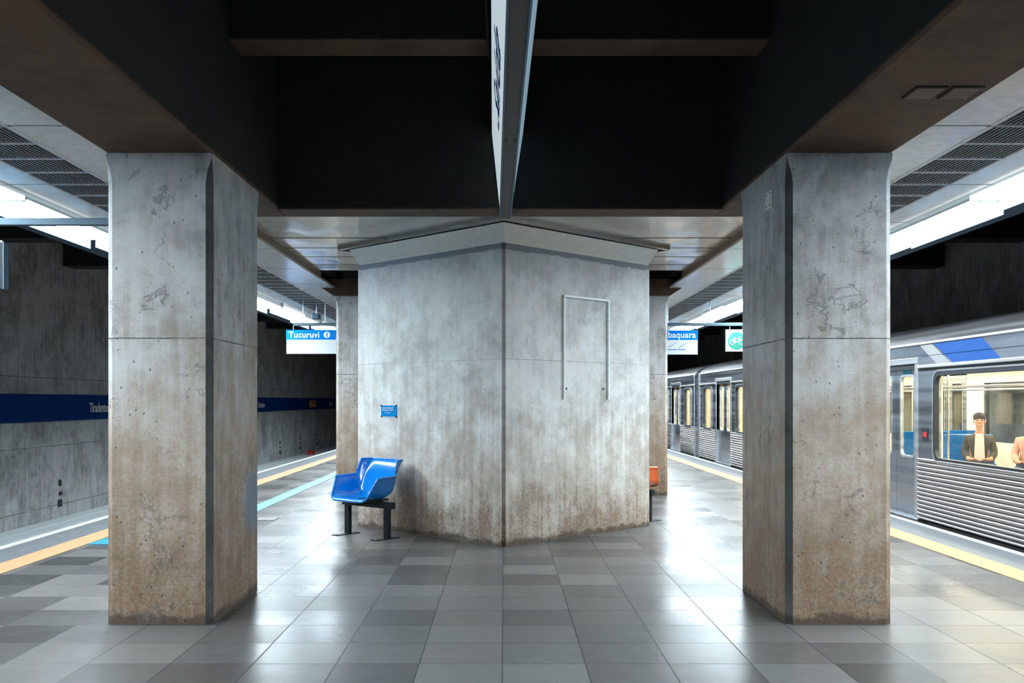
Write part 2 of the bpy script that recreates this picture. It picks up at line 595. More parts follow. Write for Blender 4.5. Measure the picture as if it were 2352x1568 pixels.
def tag(o, label=None, cat=None, group=None, kind=None):
    if label:
        o['label'] = label
    if cat:
        o['category'] = cat
    if group:
        o['group'] = group
    if kind:
        o['kind'] = kind
    return o


def copy_tree(o, parent=None):
    c = o.copy()
    COL.objects.link(c)
    c.parent = parent
    for ch in list(o.children):
        copy_tree(ch, c)
    return c


def text(name, s, size, mat, parent=None, bold=0.0, extrude=0.002, align='LEFT', shear=0.0, space=1.0):
    """flat lettering in the local x-y plane, turned into a mesh"""
    cu = bpy.data.curves.new(name, 'FONT')
    cu.body = s
    cu.size = size
    cu.offset = bold
    cu.extrude = extrude
    cu.align_x = align
    cu.shear = shear
    cu.space_character = space
    cu.resolution_u = 6
    tmp = bpy.data.objects.new('tmp', cu)
    COL.objects.link(tmp)
    bpy.context.view_layer.update()
    dg = bpy.context.evaluated_depsgraph_get()
    me = bpy.data.meshes.new_from_object(tmp.evaluated_get(dg))
    bpy.data.objects.remove(tmp)
    me.name = name
    me.materials.clear()
    me.materials.append(mat)
    o = bpy.data.objects.new(name, me)
    COL.objects.link(o)
    if parent:
        o.parent = parent
    return o


def rrect(cx, cz, w, h, r, n=5):
    pts = []
    for (qx, qz, a) in ((1, 1, 0), (-1, 1, 90), (-1, -1, 180), (1, -1, 270)):
        for k in range(n + 1):
            t = math.radians(a + 90 * k / n)
            pts.append((cx + qx * (w / 2 - r) + r * math.cos(t), cz + qz * (h / 2 - r) + r * math.sin(t)))
    return pts


# ================================================================== the setting
Y0, Y1 = -9.0, 62.0
EDGE = 5.12           # platform edge, from the centre line
o = MB().box(sx(-1, EDGE), sx(1, EDGE), Y0, Y1, -0.35, 0.0).build('floor', M['floor'])
tag(o, 'grey polished granite tile floor of the island platform', kind='structure')
o = MB().box(-9.3, 9.3, Y0, Y1, -1.75, -1.55).build('floor', M['track_bed'])
tag(o, 'dark track bed below the platform', kind='structure')
for s, nm in ((-1, 'left'), (1, 'right')):
    o = MB().box(sx(s, 4.55), sx(s, EDGE - 0.10), Y0, Y1, -0.3, -0.01).build('platform_body', M['dark_slab'])
    tag(o, 'concrete body of the platform under the %s edge' % nm, kind='structure')
    o = MB().box(s * 9.0, s * 9.3, Y0, Y1, -1.6, 5.0).build('wall_' + nm, M['wall'])
    tag(o, 'rough grey concrete wall beyond the %s track' % nm, kind='structure')
    # nosing and side band, laid on the tiles
    o = MB().box(sx(s, 5.03), sx(s, EDGE + 0.012), Y0, Y1, -0.10, 0.006).build('trim_1' if s < 0 else 'trim_2', M['edge_white'])
    tag(o, 'pale nosing along the %s platform edge' % nm, kind='structure')
    o = MB().box(sx(s, 4.60), sx(s, 5.03), Y0, Y1, 0.0, 0.003).build('trim_3' if s < 0 else 'trim_4', M['edge_band'])
    tag(o, 'smooth grey band between the %s nosing and the tactile strip' % nm, kind='structure')
for y, nm in ((Y0, 'back'), (Y1, 'front')):
    o = MB().box(-9.3, 9.3, y - 0.2, y, -1.7, 5.0).build('wall_' + nm, M['dark_slab'])
    tag(o, 'dark concrete end wall', kind='structure')
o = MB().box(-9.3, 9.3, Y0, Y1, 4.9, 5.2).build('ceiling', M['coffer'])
tag(o, 'dark concrete roof slab', kind='structure')
# dark cross ribs over the tracks
for s in (-1, 1):
    for k in range(16):
        y = -4.0 + 3.4 * k
        o = MB().box(s * 5.4, s * 8.99, y, y + 0.5, 4.25, 4.9).build('ceiling', M['dark_slab'])
        tag(o, kind='structure')

# weep holes in the left wall: parts of that wall
wl = bpy.data.objects['wall_left']
for k in range(-2, 9):
    y = 19.7 + 3.87 * k
    for j, (dz, h) in enumerate(((-0.10, 0.13), (-0.34, 0.08), (-0.50, 0.15))):
        pts = rrect(y + random.uniform(-.03, .03), dz - h / 2, 0.13 + 0.03 * j, h, 0.035, 2)
        MB().prism([(a, b) for a, b in pts], -9.02, -8.99, 'x').build('weep_hole', M['black'], wl)

# tactile strips
for s, nm in ((-1, 'left'), (1, 'right')):
    o = MB().box(sx(s, 4.32), sx(s, 4.60), Y0, Y1, 0.0, 0.006).build('tactile_strip', M['yellow'])
    tag(o, 'yellow dotted tactile warning strip along the %s platform edge' % nm, 'tactile strip')
o = MB().box(-3.55, -3.33, 10.55, 55, 0.0, 0.006).build('guide_strip', M['teal'])
tag(o, 'turquoise ribbed guide strip running along the left platform', 'tactile strip')
o = MB().box(sx(-1, 4.31), -3.33, 10.12, 10.55, 0.0, 0.0062).build('guide_tile', M['teal_flat'])
tag(o, 'turquoise cross piece joining the guide strip to the yellow strip', 'tactile strip')
# floor drain
b = MB()
for k in range(9):
    b.box(-3.10 + 0.025 * k, -3.088 + 0.025 * k, 12.15, 12.42, 0.0, 0.006)
g = empty('floor_drain', (0, 0, 0))
tag(g, 'small dark slotted drain in the floor behind the left column', 'drain')
MB().box(-3.11, -2.87, 12.13, 12.44, 0.0, 0.003).build('drain_recess', M['black'], g)
b.build('drain_grating', M['rail'], g)

# ---------------------------------------------------------------- tracks
for s, nm in ((-1, 'left'), (1, 'right')):
    t_ = empty('railway_track', (s * 6.85, Y0 + 1, -1.55))
    tag(t_, 'running rails of the %s track in the pit beside the platform' % nm, 'railway track')
    for q in (-0.80, 0.80):
        MB().box(q - 0.07, q + 0.07, 0, Y1 - Y0 - 2, 0.0, 0.03).box(q - 0.012, q + 0.012, 0, Y1 - Y0 - 2, 0.03, 0.13) \
            .box(q - 0.035, q + 0.035, 0, Y1 - Y0 - 2, 0.13, 0.17).build('rail', M['rail'], t_)
for i, (a, b_, z) in enumerate(((-8.99, -8.62, -0.86), (-8.56, -8.25, -0.86))):
    g = empty('cable_duct', (0, 0, 0))
    tag(g, ('pale cable duct lid against the left track wall' if i == 0 else
            'pale cable duct lid nearest the left track, in front of the other'), 'cable duct')
    MB().box(a + 0.02, b_ - 0.02, Y0 + .1, Y1 - .4, -1.56, z - 0.04).build('duct_body', M['dark_slab'], g)
    MB().box(a, b_, Y0 + .1, Y1 - .4, z - 0.04, z).build('duct_lid', M['duct'], g)
o = MB().box(-8.62, -8.40, 42.6, 43.1, -0.860, -0.70).build('track_marker', M['red'], bevel=0.01)
tag(o, 'small red marker block lying on the cable ducts', 'track marker')


# ================================================================== columns
def column(s, y, d=1.24, z1=3.16, far=False):
    """chamfered rectangular column whose chamfers run out into square corners at the top"""
    x0, x1 = sorted((sx(s, 1.925), sx(s, 2.635)))
    levels = [(0.0, 0.042), (0.02, 0.042), (z1 - 0.20, 0.042), (z1 - 0.12, 0.030), (z1 - 0.06, 0.010), (z1 - 0.03, 0.002), (z1, 0.001)]
    vs, fs = [], []
    for z, c in levels:
        vs += [(x0 + c, y, z), (x1 - c, y, z), (x1, y + c, z), (x1, y + d - c, z), (x1 - c, y + d, z), (x0 + c, y + d, z),
               (x0, y + d - c, z), (x0, y + c, z)]
    for i in range(len(levels) - 1):
        for k in range(8):
            l = (k + 1) % 8
            fs.append((i * 8 + k, i * 8 + l, i * 8 + 8 + l, i * 8 + 8 + k))
    fs.append(tuple(range(7, -1, -1)))
    n = len(levels)
    fs.append(tuple(range((n - 1) * 8, n * 8)))
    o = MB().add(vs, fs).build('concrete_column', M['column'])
    o.data.materials.append(M['shaded_corner'])
    for p in o.data.polygons:      # shade on the inner front corner strip is painted with darker concrete
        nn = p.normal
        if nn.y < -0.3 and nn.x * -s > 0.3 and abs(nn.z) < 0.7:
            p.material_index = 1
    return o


tag(column(-1, 6.5), 'big grimy concrete column at left, nearest the camera', 'column', 'columns of the platform')
tag(column(1, 6.5), 'big grimy concrete column at right, nearest the camera, small plate high up', 'column', 'columns of the platform')
tag(column(-1, 15.4), 'far concrete column behind the blue chair', 'column', 'columns of the platform')
tag(column(1, 15.4), 'far concrete column behind the orange chair', 'column', 'columns of the platform')
tag(column(-1, 24.3), 'concrete column farthest back on the left row', 'column', 'columns of the platform')
tag(column(1, 24.3), 'concrete column farthest back on the right row', 'column', 'columns of the platform')

# small plate on the inner face of the right column
xr = sx(1, 1.925)
o = MB().box(xr - 0.012, xr, 6.83, 6.99, 2.865, 2.99).build('junction_plate', M['cove'], bevel=0.003)
g = tag(o, 'small pale cover plate high on the side of the right column', 'cover plate')
for yy in (6.86, 6.96):
    for zz in (2.885, 2.97):
        MB().disc((yy, zz), 0.006, xr - 0.015, xr - 0.011, 'x', 8).build('screw', M['black'], o)

# ================================================================== beams
for s, nm in ((-1, 'left'), (1, 'right')):
    x0, x1 = sorted((sx(s, 1.925), sx(s, 2.635)))
    g = empty('long_beam', (0, 0, 0))
    tag(g, 'deep dark concrete beam running overhead along the %s column row' % nm, 'beam', 'long beams over the columns')
    c = 0.015
    poly = [(x0 + c, 3.16), (x1 - c, 3.16), (x1, 3.175), (x1, 3.19), (x0, 3.19), (x0, 3.175)]
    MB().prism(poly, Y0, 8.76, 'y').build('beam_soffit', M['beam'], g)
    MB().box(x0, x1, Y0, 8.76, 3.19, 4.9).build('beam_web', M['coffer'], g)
g = empty('cross_beam', (0, 0, 0))
tag(g, 'concrete cross beam spanning between the two near columns, in front of the pier', 'beam')
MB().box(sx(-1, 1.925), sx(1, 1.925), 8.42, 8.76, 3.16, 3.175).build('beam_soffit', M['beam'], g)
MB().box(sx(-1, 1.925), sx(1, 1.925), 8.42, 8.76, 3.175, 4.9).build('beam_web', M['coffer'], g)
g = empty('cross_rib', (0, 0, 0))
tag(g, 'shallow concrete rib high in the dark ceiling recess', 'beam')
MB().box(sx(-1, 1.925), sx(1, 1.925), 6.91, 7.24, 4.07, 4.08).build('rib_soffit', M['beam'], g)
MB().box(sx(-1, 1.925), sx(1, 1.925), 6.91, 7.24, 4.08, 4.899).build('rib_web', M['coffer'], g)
for i, y in enumerate((15.3, 24.2)):
    pl = [(sx(-1, 2.66), 3.16), (sx(1, 2.66), 3.16), (sx(1, 2.86), 3.29), (sx(1, 2.86), 3.42), (sx(-1, 2.86), 3.42), (sx(-1, 2.86), 3.29)]
    o = MB().prism(pl, y, y + 1.44, 'y').build('capital_beam', M['beam'])
    tag(o, ('brown concrete head beam resting on the two far columns, ends bevelled' if i == 0 else
            'concrete head beam resting on the rearmost columns'), 'beam')
# two pale patches let into the right beam soffit
for i, (a, b_) in enumerate(((2.19, 2.335), (2.385, 2.53))):
    g = empty('recess_plate', (0, 0, 0))
    tag(g, ('pale square plate under the right beam, nearer the dark ceiling recess' if i == 0 else
            'pale square plate under the right beam, nearer the track'), 'cover plate', 'plates under the right beam')
    MB().box(a - 0.012, b_ + 0.012, 5.12, 5.32, 3.153, 3.16).build('plate_surround', M['coffer'], g)
    MB().box(a, b_, 5.13, 5.31, 3.149, 3.153).build('plate', M['plate'], g)

# ================================================================== metal ceilings
SEAM = 6.27
SP = 1.70
for s, nm in ((-1, 'left'), (1, 'right')):
    k0 = -8
    for strip, (a, b_, z, mk) in enumerate(((2.64, 3.17, 3.276, 'ceil_metal'), (3.72, 4.02, 3.276, 'ceil_metal'))):
        bb = MB()
        for k in range(k0, 26):
            y = SEAM + SP * k
            a_ = a
            if strip == 0 and y < 8.7:
                a_ = 2.636
            bb.box(sx(s, a_), sx(s, b_), y + 0.014, y + SP - 0.014, z, z + 0.03)
        o = bb.build('ceiling', M[mk])
        tag(o, kind='structure')
    # sloping strip down to the lamps
    bb = MB()
    for k in range(k0, 26):
        y = SEAM + SP * k
        bb.prism([(sx(s, 4.02), 3.276), (sx(s, 4.15), 3.268), (sx(s, 4.15), 3.30), (sx(s, 4.02), 3.30)], y + .004, y + SP - .004, 'y')
    tag(bb.build('ceiling', M['ceil_strip']), kind='structure')
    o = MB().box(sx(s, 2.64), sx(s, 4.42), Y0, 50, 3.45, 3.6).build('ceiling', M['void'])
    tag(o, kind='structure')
    # slab edge over the platform edge
    o = MB().box(sx(s, 4.42), sx(s, 4.86), Y0, 50, 3.25, 3.6).build('ceiling', M['edge_slab'])
    tag(o, kind='structure')
    # thin fascia where the outer ceiling meets the inner one
    o = MB().box(sx(s, 2.60), sx(s, 2.64), 8.76, 14.0, 3.262, 3.36).build('trim_5' if s < 0 else 'trim_6', M['fascia'])
    tag(o, kind='structure')

# grilles: one module per seam spacing, four cells of slats
def grille(s, y, proto=None):
    g = empty('ceiling_grille', (sx(s, 3.445), y, 3.276))
    hw = 0.275
    fr = MB()
    fr.box(-hw, -hw + 0.03, 0.006, SP - 0.006, -0.004, 0.03).box(hw - 0.03, hw, 0.006, SP - 0.006, -0.004, 0.03)
    for k in range(5):
        yy = SP * k / 4
        fr.box(-hw, hw, max(0.006, yy - 0.012), min(SP - 0.006, yy + 0.012), -0.006, 0.03)
    fr.build('grille_frame', M['grille'], g)
    sl = MB()
    n = 15
    for i in range(n):
        xx = -hw + 0.045 + (2 * hw - 0.09) * i / (n - 1)
        for k in range(4):
            a, b_ = SP * k / 4 + 0.012, SP * (k + 1) / 4 - 0.012
            sl.add([(xx - .004, a, 0.0), (xx + .004, a, 0.0), (xx + .004 * s + .003, a, 0.012), (xx + .004 * s - .003, a, 0.012),
                    (xx - .004, b_, 0.0), (xx + .004, b_, 0.0), (xx + .004 * s + .003, b_, 0.012), (xx + .004 * s - .003, b_, 0.012)],
                   [(0, 3, 2, 1), (4, 5, 6, 7), (0, 1, 5, 4), (1, 2, 6, 5), (2, 3, 7, 6), (3, 0, 4, 7)])
    sl.build('grille_slats', M['slat'], g)
    MB().box(-hw, hw, 0.0, SP, 0.06, 0.065).build('grille_backing', M['void'], g)
    return g


ORD = ['first', 'second', 'third', 'fourth', 'fifth', 'sixth', 'seventh', 'eighth', 'ninth', 'tenth', 'eleventh', 'twelfth',
       'thirteenth', 'fourteenth', 'fifteenth', 'sixteenth', 'seventeenth', 'eighteenth']
for s, nm in ((-1, 'left'), (1, 'right')):
    pr = None
    for i, k in enumerate(range(-2, 14)):
        y = SEAM + SP * k
        if pr is None:
            g = pr = grille(s, y)
        else:
            g = copy_tree(pr)
            g.location.y = y
        tag(g, 'slatted metal grille in the %s ceiling strip, %s counted from the camera end' % (nm, ORD[i]), 'ceiling grille',
            'slatted grilles of the %s ceiling' % nm)

# inner ceiling behind the cross beam
bb = MB()
ys = [8.77, 10.94, 11.66, 12.38, 13.10, 13.70]
for a, b_ in zip(ys[:-1], ys[1:]):
    bb.box(sx(-1, 2.60), sx(1, 2.60), a + 0.028, b_ - 0.028, 3.335, 3.355)
tag(bb.build('ceiling', M['ceil_inner']), kind='structure')
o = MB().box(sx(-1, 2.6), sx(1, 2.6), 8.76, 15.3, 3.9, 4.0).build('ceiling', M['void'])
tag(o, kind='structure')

# ================================================================== the pier (lozenge plan)
PX, PYF, PYM, PYB = 1.745, 9.92, 11.63, 13.34
ZP = 3.13
notch = 0.022
t_ = 0.03
pp = [(-notch - t_ * 0, PYF + notch), (-notch * 0.6, PYF + notch + 0.03), (notch * 0.6, PYF + notch + 0.03), (notch, PYF + notch),
      (PX, PYM), (notch, PYB - notch), (-notch, PYB - notch), (-PX, PYM)]
o = MB().prism(pp, 0, ZP, 'z').build('concrete_pier', M['pier'])
tag(o, 'pale concrete pier with a sharp front edge, standing in the middle of the platform', 'pier')
pier = o
# white cove flaring out of the pier's head
g = empty('ceiling_cove', (0, PYM, ZP))
tag(g, 'white flared cove panels crowning the concrete pier', 'ceiling cove')
for fx in (-1, 1):
    for fy in (-1, 1):
        A = Vector((0, fy * (PYM - PYF)))
        B = Vector((fx * PX, 0))
        d = (B - A).normalized()
        nrm = Vector((fx * 1.0, fy * 0.98)).normalized()
        off = 0.15
        A2 = Vector((0, A.y + fy * off * 1.40))
        B2 = B + nrm * off
        z0, z1 = -0.012, 0.156
        B1 = B - d * 0.03
        B2 = B2 - d * 0.03
        ins = -nrm * 0.02
        vs = [(A.x, A.y, z0), (B1.x, B1.y, z0), (B2.x, B2.y, z1), (A2.x, A2.y, z1),
              (A.x, A.y - fy * .03, z0 + .012), (B1.x + ins.x, B1.y + ins.y, z0 + .012), (B2.x + ins.x, B2.y + ins.y, z1 + .01), (A2.x, A2.y - fy * .03, z1 + .01)]
        MB().add(vs, [(0, 1, 2, 3), (4, 7, 6, 5), (0, 4, 5, 1), (1, 5, 6, 2), (2, 6, 7, 3), (3, 7, 4, 0)]).build('cove_panel', M['cove'], g)
        # grey rim between cove and ceiling
        A3 = Vector((0, A2.y + fy * 0.09))
        B3 = B2 + nrm * 0.055 + d * 0.16
        B2b = B2 + d * 0.16
        vs = [(A2.x, A2.y, z1 + .012), (B2b.x, B2b.y, z1 + .012), (B3.x, B3.y, z1 + .012), (A3.x, A3.y, z1 + .012),
              (A2.x, A2.y, z1 + .048), (B2b.x, B2b.y, z1 + .048), (B3.x, B3.y, z1 + .048), (A3.x, A3.y, z1 + .048)]
        MB().add(vs, [(0, 1, 2, 3), (4, 7, 6, 5), (0, 4, 5, 1), (1, 5, 6, 2), (2, 6, 7, 3), (3, 7, 4, 0)]).build('cove_rim', M['ceil_inner'], g)

# ---------------------------------------------------------------- metal frame on the pier's right face
WD = Vector((PX, PYM - PYF, 0)).normalized()      # along the right face
WN = Vector((WD.y, -WD.x, 0))                      # outward


def on_right(x, off=0.0):
    return Vector((x, PYF + (PYM - PYF) * x / PX, 0)) + WN * off


g = empty('wall_frame', on_right(0.634))
g.location.z = 1.52
g.rotation_euler = (0, 0, math.atan2(WD.y, WD.x))
tag(g, 'empty metal poster frame, open at the bottom, on the pier\'s right face', 'poster frame')
Wf = 0.775
Hf = 1.13
for x0 in (0.0, Wf - 0.022):
    MB().box(x0, x0 + 0.024, -0.030, -0.006, 0, Hf - .026).build('frame_upright', M['white_frame'], g, bevel=0.003)
MB().prism([(-0.004, Hf - 0.024), (-0.018, Hf - 0.024), (-0.018, Hf - 0.018), (-0.024, Hf - 0.018), (-0.024, Hf - 0.024), (-0.034, Hf - 0.024), (-0.034, Hf), (-0.004, Hf)], 0, Wf, 'x').build('frame_rail', M['white_frame'], g, bevel=0.003)
for x0 in (0.06, Wf - 0.09):
    MB().box(x0, x0 + .015, -0.006, 0, 0.10, 0.125).build('fixing', M['black'], g)

# ---------------------------------------------------------------- blue plaque on the left face
LD = Vector((PX, -(PYM - PYF), 0)).normalized()
g = empty('wall_plaque', (-1.425, PYF + (PYM - PYF) * 1.425 / PX, 1.31), math.atan2(LD.y, LD.x))
tag(g, 'small bright blue notice plaque on the pier\'s left face above the chair', 'plaque')
w_, h_ = 0.285, 0.142
MB().box(0, w_, -0.008, 0, 0.006, h_ - 0.006).build('plaque_board', M['plaque_blue'], g, bevel=0.002)
MB().box(0.02, w_ - 0.02, -0.006, 0, h_ - 0.008, h_ + 0.003).build('plaque_edge', M['letter_white'], g)
MB().box(0.02, w_ - 0.02, -0.006, 0, -0.003, 0.008).build('plaque_edge', M['letter_white'], g)
for (xx, zz) in ((0.008, 0.008), (w_ - 0.008, 0.008), (0.008, h_ - 0.008), (w_ - 0.008, h_ - 0.008)):
    MB().disc((xx, zz), 0.009, -0.013, 0, 'y', 10).build('corner_clip', M['frame_dark'], g)
for s_, z_, sz in (('Espaço Preferencial', 0.100, 0.0255), ('para pessoas idosas', 0.076, 0.0255), ('gestantes e deficientes', 0.048, 0.012)):
    tx = text('plaque_lettering', s_, sz, M['letter_white'] if sz > 0.02 else M['sign_white'], g, 0.0008, 0.0006)
    tx.location = (0.026 if sz > .02 else 0.07, -0.0095, z_)
    tx.rotation_euler = (PI / 2, 0, 0)


# ================================================================== tub chairs
def sm(a, b, x):
    t = max(0.0, min(1.0, (x - a) / (b - a)))
    return t * t * (3 - 2 * t)


def chair(name, mat):
    """origin on the floor under the seat; faces local -y"""
    root = empty(name)
    Z = 0.445
    NU, NV = 41, 37
    grid = []
    for j in range(NV):
        v = j / (NV - 1)
        row = []
        for i in range(NU):
            u = -1 + 2 * i / (NU - 1)
            au = abs(u)
            s_ = sm(0.42, 1.0, au) * 0.7 + max(0.0, (au - 0.58) / 0.42) * 0.3
            b_ = sm(0.40, 1.0, v) * 0.7 + max(0.0, (v - 0.56) / 0.44) * 0.3
            # plan
            x = (au / 0.58 * 0.285 if au < 0.58 else 0.285 + (au - 0.58) / 0.42 * 0.060) * (1.0 - 0.14 * v)
            y = (-0.30 + v / 0.56 * 0.40 if v < 0.56 else 0.10 + (v - 0.56) / 0.44 * 0.20)
            # sides lean out at the front, the front corners are drawn back
            y += 0.13 * s_ * (1 - v) ** 2 * (1 if v < 0.6 else 0)
            x *= 1 - 0.06 * b_ * s_
            y -= 0.05 * b_ * s_
            armh = 0.215 + 0.02 * v
            backh = 0.395
            gq = sm(0.52, 0.80, v)
            hgt = armh + (backh - armh) * gq
            hgt_u = hgt
            wgt = 1 - (1 - s_) * (1 - b_)
            z = Z + hgt_u * wgt
            # soft dish of the seat and roll of the front lip
            z -= 0.022 * (1 - min(1, (au / 0.6) ** 2)) * sm(0.0, 0.3, v) * (1 - sm(0.4, 0.7, v))
            if v < 0.1:
                z -= 0.030 * (1 - v / 0.1) ** 2 * (1 - s_)
            row.append((math.copysign(x, u), y, z))
        grid.append(row)
    vs = [p for r in grid for p in r]
    fs = []
    for j in range(NV - 1):
        for i in range(NU - 1):
            fs.append((j * NU + i, j * NU + i + 1, (j + 1) * NU + i + 1, (j + 1) * NU + i))
    me = bpy.data.meshes.new('shell')
    me.from_pydata(vs, [], fs)
    me.materials.append(mat)
    for p in me.polygons:
        p.use_smooth = True
    sh = bpy.data.objects.new('seat_shell', me)
    COL.objects.link(sh)
    sh.parent = root
    so = sh.modifiers.new('thick', 'SOLIDIFY')
    so.thickness = 0.010
    so.offset = -1
    # rolled rim all round
    rim = [grid[0][i] for i in range(NU)] + [grid[j][NU - 1] for j in range(1, NV)] + \
          [grid[NV - 1][i] for i in range(NU - 2, -1, -1)] + [grid[j][0] for j in range(NV - 2, 0, -1)]
    MB().tube(rim, 0.0125, 10, closed=True).build('shell_rim', mat, root, smooth=True, angle=80)
    return root


def bench(root, mat, zs=0.445):
    MB().box(-0.40, 0.40, -0.035, 0.035, 0.33, 0.40).build('support_beam', mat, root, bevel=0.004)
    MB().box(-0.20, 0.20, -0.20, 0.12, 0.40, 0.425).box(-0.05, 0.05, -0.22, 0.15, 0.365, 0.405).build('seat_bracket', mat, root, bevel=0.004)
    for x in (-0.335, 0.305):
        b = MB().box(x - 0.035, x + 0.035, -0.025, 0.025, 0.006, 0.35).build('leg', mat, root, bevel=0.004)
        pl = MB().box(x - 0.05, x + 0.05, -0.20, 0.14, 0.0, 0.009).build('base_plate', mat, b, bevel=0.002)
        for yy in (-0.17, 0.11):
            MB().disc((x, yy), 0.011, 0.009, 0.018, 'z', 8).build('bolt', M['steel'], b)


ch = chair('tub_chair', M['chair_blue'])
bench(ch, M['frame_dark'])
ch.location = (-1.50, 10.74, 0)
ch.rotation_euler = (0, 0, math.radians(-40))
tag(ch, 'blue plastic tub chair on a dark two-legged stand beside the pier', 'chair', 'tub chairs at the pier')
c2 = chair('tub_chair', M['chair_orange'])
bench(c2, M['frame_dark'])
c2.location = (1.56, 12.30, 0)
c2.rotation_euler = (0, 0, math.radians(180 - 43))
tag(c2, 'orange plastic tub chair peeking out behind the pier', 'chair', 'tub chairs at the pier')

# ================================================================== lamps
LL = 1.93


def lamp(s):
    g = empty('strip_light')
    MB().prism([(-0.125, 0.0), (-0.105, 0.05), (0.105, 0.05), (0.125, 0.0), (0.118, 0.0), (0.10, 0.042), (-0.10, 0.042), (-0.118, 0.0)],
               0.01, LL - 0.01, 'y').box(-0.12, 0.12, 0.01, 0.018, 0.0, 0.045).box(-0.12, 0.12, LL - 0.018, LL - 0.01, 0.0, 0.045) \
        .build('lamp_housing', M['lamp_body'], g)
    MB().add([(-0.116, 0.02, 0.004), (-0.116, LL - 0.02, 0.004), (0.116, LL - 0.02, 0.004), (0.116, 0.02, 0.004)],
             [(0, 1, 2, 3)]).build('lamp_diffuser', M['lamp_glow'], g, keep=True)
    MB().box(-0.129 * s, -0.137 * s, 0.02, LL - 0.02, 0.0, 0.040).build('lamp_side_glass', M['lamp_side'], g)
    MB().box(-0.10 * s, -0.03 * s, LL - 0.09, LL - 0.012, 0.046, 0.19).build('lamp_bracket', M['bracket'], g)
    MB().box(s * 0.121, s * 0.128, 0.01, LL - 0.01, -0.095, 0.0).build('added_light_baffle', M['added_baffle'], g)  # baffle added to keep lamp light off the upper track wall
    return g


for s, nm in ((-1, 'left'), (1, 'right')):
    pr = None
    for i, k in enumerate(range(-8, 16)):
        y = 8.42 + LL * k
        if pr is None:
            g = pr = lamp(s)
            g.name = 'strip_light'
        else:
            g = copy_tree(pr)
        odd = k % 2
        g.location = (sx(s, 4.25 - (0.05 if (k < 0) == (s > 0) and odd else 0.0)), y, 3.212 + (0.02 if odd else 0.0))
        g.scale = (-s * -1, 1, 1) if False else (1, 1, 1)
        if k < -2:
            lb = 'white strip light over the %s platform edge, behind the camera, %s of that stretch' % (nm, ORD[i])
        else:
            lb = 'white strip light over the %s platform edge, %s counted from the near column' % (nm, ORD[max(0, k + 2)] if k + 2 < 18 else 'last')
        tag(g, lb, 'strip light', 'strip lights over the %s platform edge' % nm)


# ================================================================== hanging signs
def hanger(x0, x1, y, z, label, rods=True):
    g = empty('hanger_bar', (x0, y, z))
    tag(g, label, 'hanger bar')
    L = x1 - x0
    MB().box(0, L, -0.03, 0.03, -0.027, 0.027).build('bar', M['rail_bar'], g, bevel=0.004)
    for q in ((0.15 * L, 0.5 * L, 0.85 * L) if rods else ()):
        MB().tube([(q, 0, 0.02), (q, 0, 0.42)], 0.008, 8).build('drop_rod', M['steel'], g)
    return g


hanger(-3.97, -2.67, 7.5, 2.88, 'grey bar reaching out from the near left column beneath the lamps', False)
hanger(-3.74, -2.62, 17.3, 2.86, 'grey bar carrying the blue and white sign at left')
hanger(2.60, 4.75, 17.3, 2.86, 'grey bar carrying the two signs at right')


def chain(g, x, z0, z1):
    n = max(2, int((z1 - z0) / 0.022))
    b = MB()
    for k in range(n):
        zc = z0 + (z1 - z0) * (k + 0.5) / n
        pts = []
        for q in range(8):
            a = 2 * PI * q / 8
            dx, dz = 0.009 * math.cos(a), 0.015 * math.sin(a)
            pts.append((x + (dx if k % 2 else 0), (0 if k % 2 else dx), zc + dz))
        b.tube(pts, 0.003, 5, closed=True)
    b.build('chain', M['steel'], g)


def put(o, x, y, z, rz=0.0):
    o.location = (x, y, z)
    o.rotation_euler = (PI / 2, 0, rz)


# far left
g = empty('hanging_sign', (-3.87, 17.3, 2.33))
tag(g, 'blue and white hanging sign reading Tucuruvi at left', 'sign')
MB().box(0, 1.08, -0.035, 0.035, 0, 0.43).build('sign_body', M['sign_navy'], g, bevel=0.003)
MB().box(0.008, 1.072, -0.038, -0.034, 0.006, 0.256).build('sign_face', M['sign_white'], g)
MB().box(0.0, 1.08, -0.039, -0.034, 0.256, 0.43).build('sign_header', M['sign_blue'], g)
tx = text('lettering', 'Tucuruvi', 0.152, M['letter_white'], g, 0.0025, 0.001, space=1.03)
put(tx, 0.045, -0.041, 0.293)
tx.scale.x = 0.98
MB().disc((0.725, 0.343), 0.058, -0.043, -0.039, 'y').build('line_disc', M['letter_white'], g)
tx = text('line_number', '1', 0.105, M['sign_blue'], g, 0.003, 0.001, 'CENTER')
put(tx, 0.725, -0.046, 0.306)
chain(g, 0.12, 0.43, 0.51)
chain(g, 0.95, 0.43, 0.51)

# far right, line sign
g = empty('hanging_sign', (2.35, 17.3, 2.318))
tag(g, 'blue and white hanging sign reading Jabaquara with a line map, at right', 'sign')
Wj = 1.105
MB().box(0, Wj, -0.035, 0.035, 0, 0.435).build('sign_body', M['sign_navy'], g, bevel=0.003)
MB().box(0.008, Wj - 0.006, -0.038, -0.034, 0.006, 0.262).build('sign_face', M['sign_white'], g)
MB().box(0.0, Wj, -0.039, -0.034, 0.262, 0.435).build('sign_header', M['sign_blue'], g)
tx = text('lettering', 'Jabaquara', 0.152, M['letter_white'], g, 0.0025, 0.001, 'RIGHT', space=1.03)
put(tx, Wj - 0.04, -0.041, 0.303)
MB().disc((0.14, 0.35), 0.058, -0.043, -0.039, 'y').build('line_disc', M['letter_white'], g)
tx = text('line_number', '1', 0.105, M['sign_blue'], g, 0.003, 0.001, 'CENTER')
put(tx, 0.14, -0.046, 0.313)
for a, b_ in ((0.1, 0.30), (0.32, 0.535), (0.55, 0.725), (0.74, 0.885)):
    MB().box(a, b_, -0.041, -0.037, 0.083, 0.098).build('line_bar', M['line_blue'], g)
